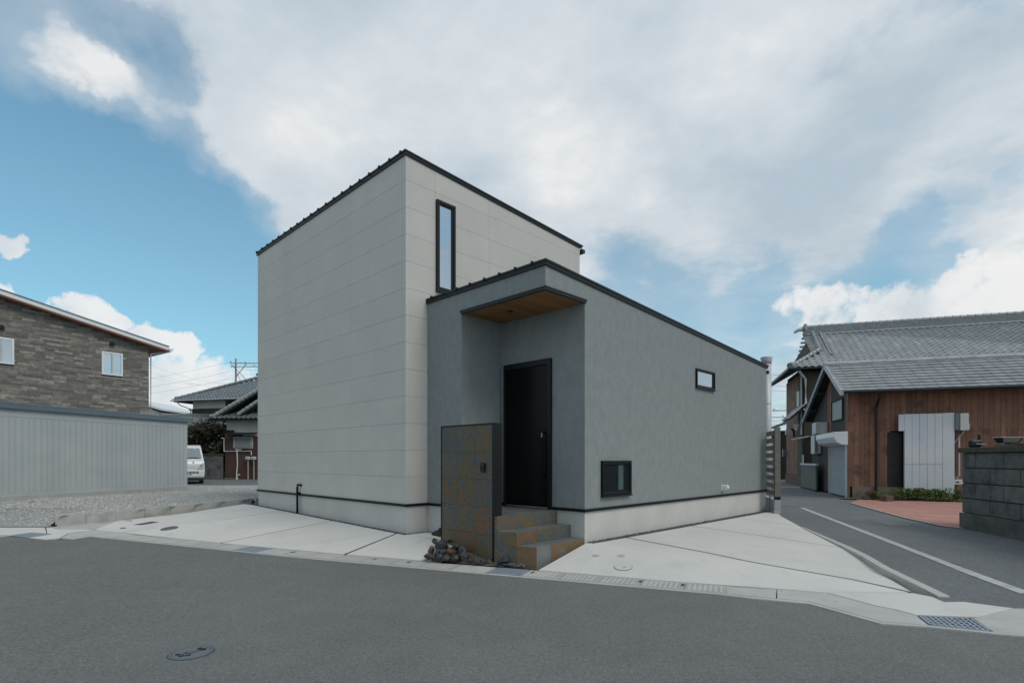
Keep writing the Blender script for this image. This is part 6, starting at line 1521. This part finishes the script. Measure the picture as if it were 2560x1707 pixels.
# ------------------------------------------------------------------ white kei van
def van():
    cx,Y0,z0=-16.2,25.4,.315
    t=thing('white_van','white compact van facing the camera, half hidden behind the storage shed','van',(cx,Y0+1.6,z0))
    t.rotation_euler=(0,0,math.radians(31))
    prof=[(.05,.28,.70),(.0,.36,.73),(.0,.62,.74),(.03,.66,.74),(.05,.95,.73),(.10,1.06,.72),(.22,1.14,.71),(.30,1.17,.70),(.62,1.72,.60),(.78,1.82,.58),(1.2,1.87,.58),(3.1,1.86,.58),(3.3,1.75,.60),(3.35,1.1,.72),(3.35,.35,.72)]
    m=MB(); n=len(prof)
    for s_ in (-1,1):
        for y,z,h in prof: m.v.append((cx+s_*h,Y0+y,z0+z))
    for i in range(n-1): m.f.append((i,i+1,n+i+1,n+i))
    m.f.append((n-1,0,n,2*n-1)); m.f.append(tuple(range(n))); m.f.append(tuple(range(2*n-1,n-1,-1)))
    m.build('body',M['vanwhite'],t,bevel=.02)
    def q(y,z,h): return h
    ws=[(cx-.62,Y0+.315,z0+1.20),(cx+.62,Y0+.315,z0+1.20),(cx+.53,Y0+.605,z0+1.70),(cx-.53,Y0+.605,z0+1.70)]
    MB().ext([Vector(p)+Vector((0,-.012,.006)) for p in ws],Vector((0,.02,.0))).build('windscreen',mat_glass('van_glass',(.20,.24,.25),.15),t)
    MB().tube([Vector((cx-.1,Y0+.29,z0+1.215)),Vector((cx+.25,Y0+.30,z0+1.255)),Vector((cx+.52,Y0+.29,z0+1.22))],.013,5).build('wiper',M['black'],t)
    m=MB()
    for s_ in (-1,1):
        h=MB(); h.prism([(cx+s_*.70,Y0-.005,z0+.97),(cx+s_*.46,Y0+.0,z0+.84),(cx+s_*.44,Y0-.005,z0+.80),(cx+s_*.70,Y0-.005,z0+.80)],.0) if False else None
        pts=[(cx+s_*.715,Y0+.035,z0+.72),(cx+s_*.42,Y0+.02,z0+.72),(cx+s_*.46,Y0+.03,z0+.84),(cx+s_*.60,Y0+.045,z0+.98),(cx+s_*.70,Y0+.055,z0+1.01)]
        hl=MB().ext([Vector(p)+Vector((0,-.035,0)) for p in pts],Vector((0,.05,0))).build('headlight',M['lens'],t)
        MB().tube([(cx+s_*.60,Y0-.022,z0+.86),(cx+s_*.60,Y0-.005,z0+.86)],.05,10).build('lamp',M['steel'],hl)
        MB().box(WF,cx+s_*.60-.06,cx+s_*.60+.06,Y0+.2,Y0+.22,z0+.05,z0+.06).build('mud_flap',M['black'],t)
        w=MB(); w.tube([(cx+s_*.62-.075,Y0+.55,z0+.27),(cx+s_*.62+.075,Y0+.55,z0+.27)],.27,20); wh=w.build('wheel',M['tyre'],t)
        MB().tube([(cx+s_*.62-s_*0-.080,Y0+.55,z0+.27),(cx+s_*.62+.080,Y0+.55,z0+.27)],.16,14).build('rim',M['steel'],wh)
        w=MB(); w.tube([(cx+s_*.62-.075,Y0+2.8,z0+.27),(cx+s_*.62+.075,Y0+2.8,z0+.27)],.27,20); w.build('wheel',M['tyre'],t)
        MB().box(WF,cx+s_*.78-.07,cx+s_*.78+.07,Y0+.30,Y0+.38,z0+1.15,z0+1.40).build('wing_mirror',M['black'],t,bevel=.02) if s_<0 else None
    for z in (.80,.72): MB().box(WF,cx-.40,cx+.38,Y0+.028,Y0+.036,z0+z,z0+z+.012).build('grille_line',M['pvc'],t)
    for i,z in enumerate((.56,.50,.43)):
        for k in range(-3,4):
            x0=cx+k*.145-.065
            if i==2 and (k>1 or k<-1): continue
            MB().box(WF,x0,x0+.125,Y0-.006,Y0+.004,z0+z,z0+z+.036).build('intake_slot',M['black'],t)
    em=MB(); ex,ez=cx+.27,z0+1.02
    em.box(WF,ex-.035,ex+.03,Y0+.055,Y0+.075,ez+.02,ez+.035); em.box(WF,ex-.035,ex-.018,Y0+.055,Y0+.075,ez,ez+.02); em.box(WF,ex-.035,ex+.03,Y0+.055,Y0+.075,ez-.01,ez+.004); em.box(WF,ex+.015,ex+.03,Y0+.055,Y0+.075,ez-.03,ez-.01); em.box(WF,ex-.035,ex+.03,Y0+.055,Y0+.075,ez-.045,ez-.03)
    em.build('emblem',M['pvc'],t)
    MB().box(WF,cx-.68,cx+.68,Y0+.05,Y0+3.2,z0+.16,z0+.29).build('underbody',M['tyre'],t)
    MB().box(WF,cx+.30,cx+.36,Y0+.50,Y0+.51,z0+1.60,z0+1.66).build('sticker',M['white'],t)
van()
# ------------------------------------------------------------------ poles and wires
def upole(px,Y,pytop,label,arms):
    x=(px-1280)/F*Y; zt_=CH+(HY-pytop)/F*Y
    t=thing('utility_pole',label,'utility pole',(x,Y,.2)); MB().tube([(x,Y,.2),(x,Y,zt_)],.10,12,.065).build('pole',M['pole'],t)
    for dz,l0,l1,dy in arms:
        MB().box(WF,x+l0,x+l1,Y-.15,Y-.10,zt_-dz,zt_-dz+.06).build('crossarm',M['pole'],t)
        n=3
        for k in range(n):
            xx=x+l0+.1+(l1-l0-.2)*k/(n-1); MB().lathe((xx,Y-.16,0),[(.05,zt_-dz+.0905),(.07,zt_-dz+.13),(.03,zt_-dz+.22)],8).build('insulator',M['ac'],t)
    return t,x,zt_
t,x1,z1=upole(589.5,46,896,'tall brown-grey utility pole rising behind the old tiled houses',[(.45,-.45,2.2,0)])
MB().tube([(x1,46,z1-1.6),(x1+1.0,45.84,z1-.42)],.035,6).build('brace',M['pole'],t)
MB().tube([(x1+2.05,45.84,z1-.40),(x1+2.1,45.84,z1-1.4),(x1+2.9,45.84,z1-2.0)],.035,6).build('switch_gear',M['black2'],t)
MB().tube([(x1-.1,45.8,z1-.6),(x1+.5,45.8,z1-1.9),(x1+1.6,45.8,z1-2.0),(x1+2.1,45.84,z1-1.5)],.02,5).build('jumper_wire',M['wire'],t)
t2,x2,z2=upole(650,46,915,'second utility pole mostly hidden behind the corner of the modern house',[(.1,-2.4,1.6,0)])
MB().tube([(x2-.05,45.84,z2-2.3),(x2-2.1,45.84,z2-.1)],.025,6).build('brace',M['pole'],t2)
def wire(p,q,sag,label,r=.007):
    p=Vector(p);q=Vector(q); pts=[]
    for i in range(13):
        s=i/12; v=p+(q-p)*s; v.z-=sag*4*s*(1-s); pts.append(v)
    MB().tube(pts,r,5,caps=False).build('power_line',M['wire'],None,label=label,category='power line',group='overhead lines behind the left houses',base=tuple(p))
wl0=P(200,955,60)
wire((x1-.3,45.8,z1-.3),P(60,975,58),.6,'upper power line running left from the tall pole')
wire((x1-.3,45.8,z1-1.1),P(60,985,58),.7,'middle power line running left from the tall pole')
wire((x1-.3,45.8,z1-1.7),P(60,1000,58),.7,'lower power line running left from the tall pole')
wire(P(300,880,60),P(640,960,80),1.2,'thin line sloping down right across the low clouds, uppermost of three',.007)
wire(P(300,900,60),P(640,968,80),1.2,'thin line sloping down right across the low clouds, middle of three',.007)
wire(P(300,915,60),P(560,955,80),1.0,'thin line sloping down right across the low clouds, lowest of three',.007)
wire((x1+.2,45.8,z1-.3),(x2+.6,45.8,z2+.3),.15,'power line between the two poles, upper')
wire((x1+.2,45.8,z1-.8),(x2+.6,45.8,z2-.2),.2,'power line between the two poles, lower')
t3,x3,z3=upole(1975,48,1010,'utility pole crossarm seen in the gap between the fence and the tall old house',[(.6,-1.6,1.0,0),(1.2,-2.0,.6,0)])
for i,(ya,yb) in enumerate(((936,934),(956,972),(973,978),(1028,1020),(1050,1053),(1058,1062))):
    p=P(1880,ya,52); q=P(2050,yb,52)
    MB().tube([p,(p+q)/2-Vector((0,0,.1)),q],.012,5,caps=False).build('power_line',M['wire'],None,label=['highest','second highest','third highest','third lowest','second lowest','lowest'][i]+' thin wire in the sky gap right of the flue',category='power line',group='overhead lines in the right gap',base=tuple(p))
# dark neighbour house deep in the alley
ah=thing('alley_house','narrow dark house end deep in the alley left of the tall house','house',(15.8,33,.3))
af=Fr((15.75,32.6),(.3,.95),(.95,-.3))
MB().box(af,0,6,0,3,.2,3.2).build('wall',M['blackwood'],ah)
MB().b8([af.p(-.3,-.5,3.15),af.p(6,-.5,3.15),af.p(6,1.5,3.9),af.p(-.3,1.5,3.9),af.p(-.3,-.5,3.3),af.p(6,-.5,3.3),af.p(6,1.5,4.05),af.p(-.3,1.5,4.05)]).build('roof',M['tile_dark'],ah)
MB().tube([af.p(-.1,-.1,.3),af.p(-.1,-.1,2.6)],.05,8).build('downpipe',M['pvc'],ah)
farhouse(1890,1975,60,jz(1085,63),jz(1100,60),'distant low roof at the far end of the alley')
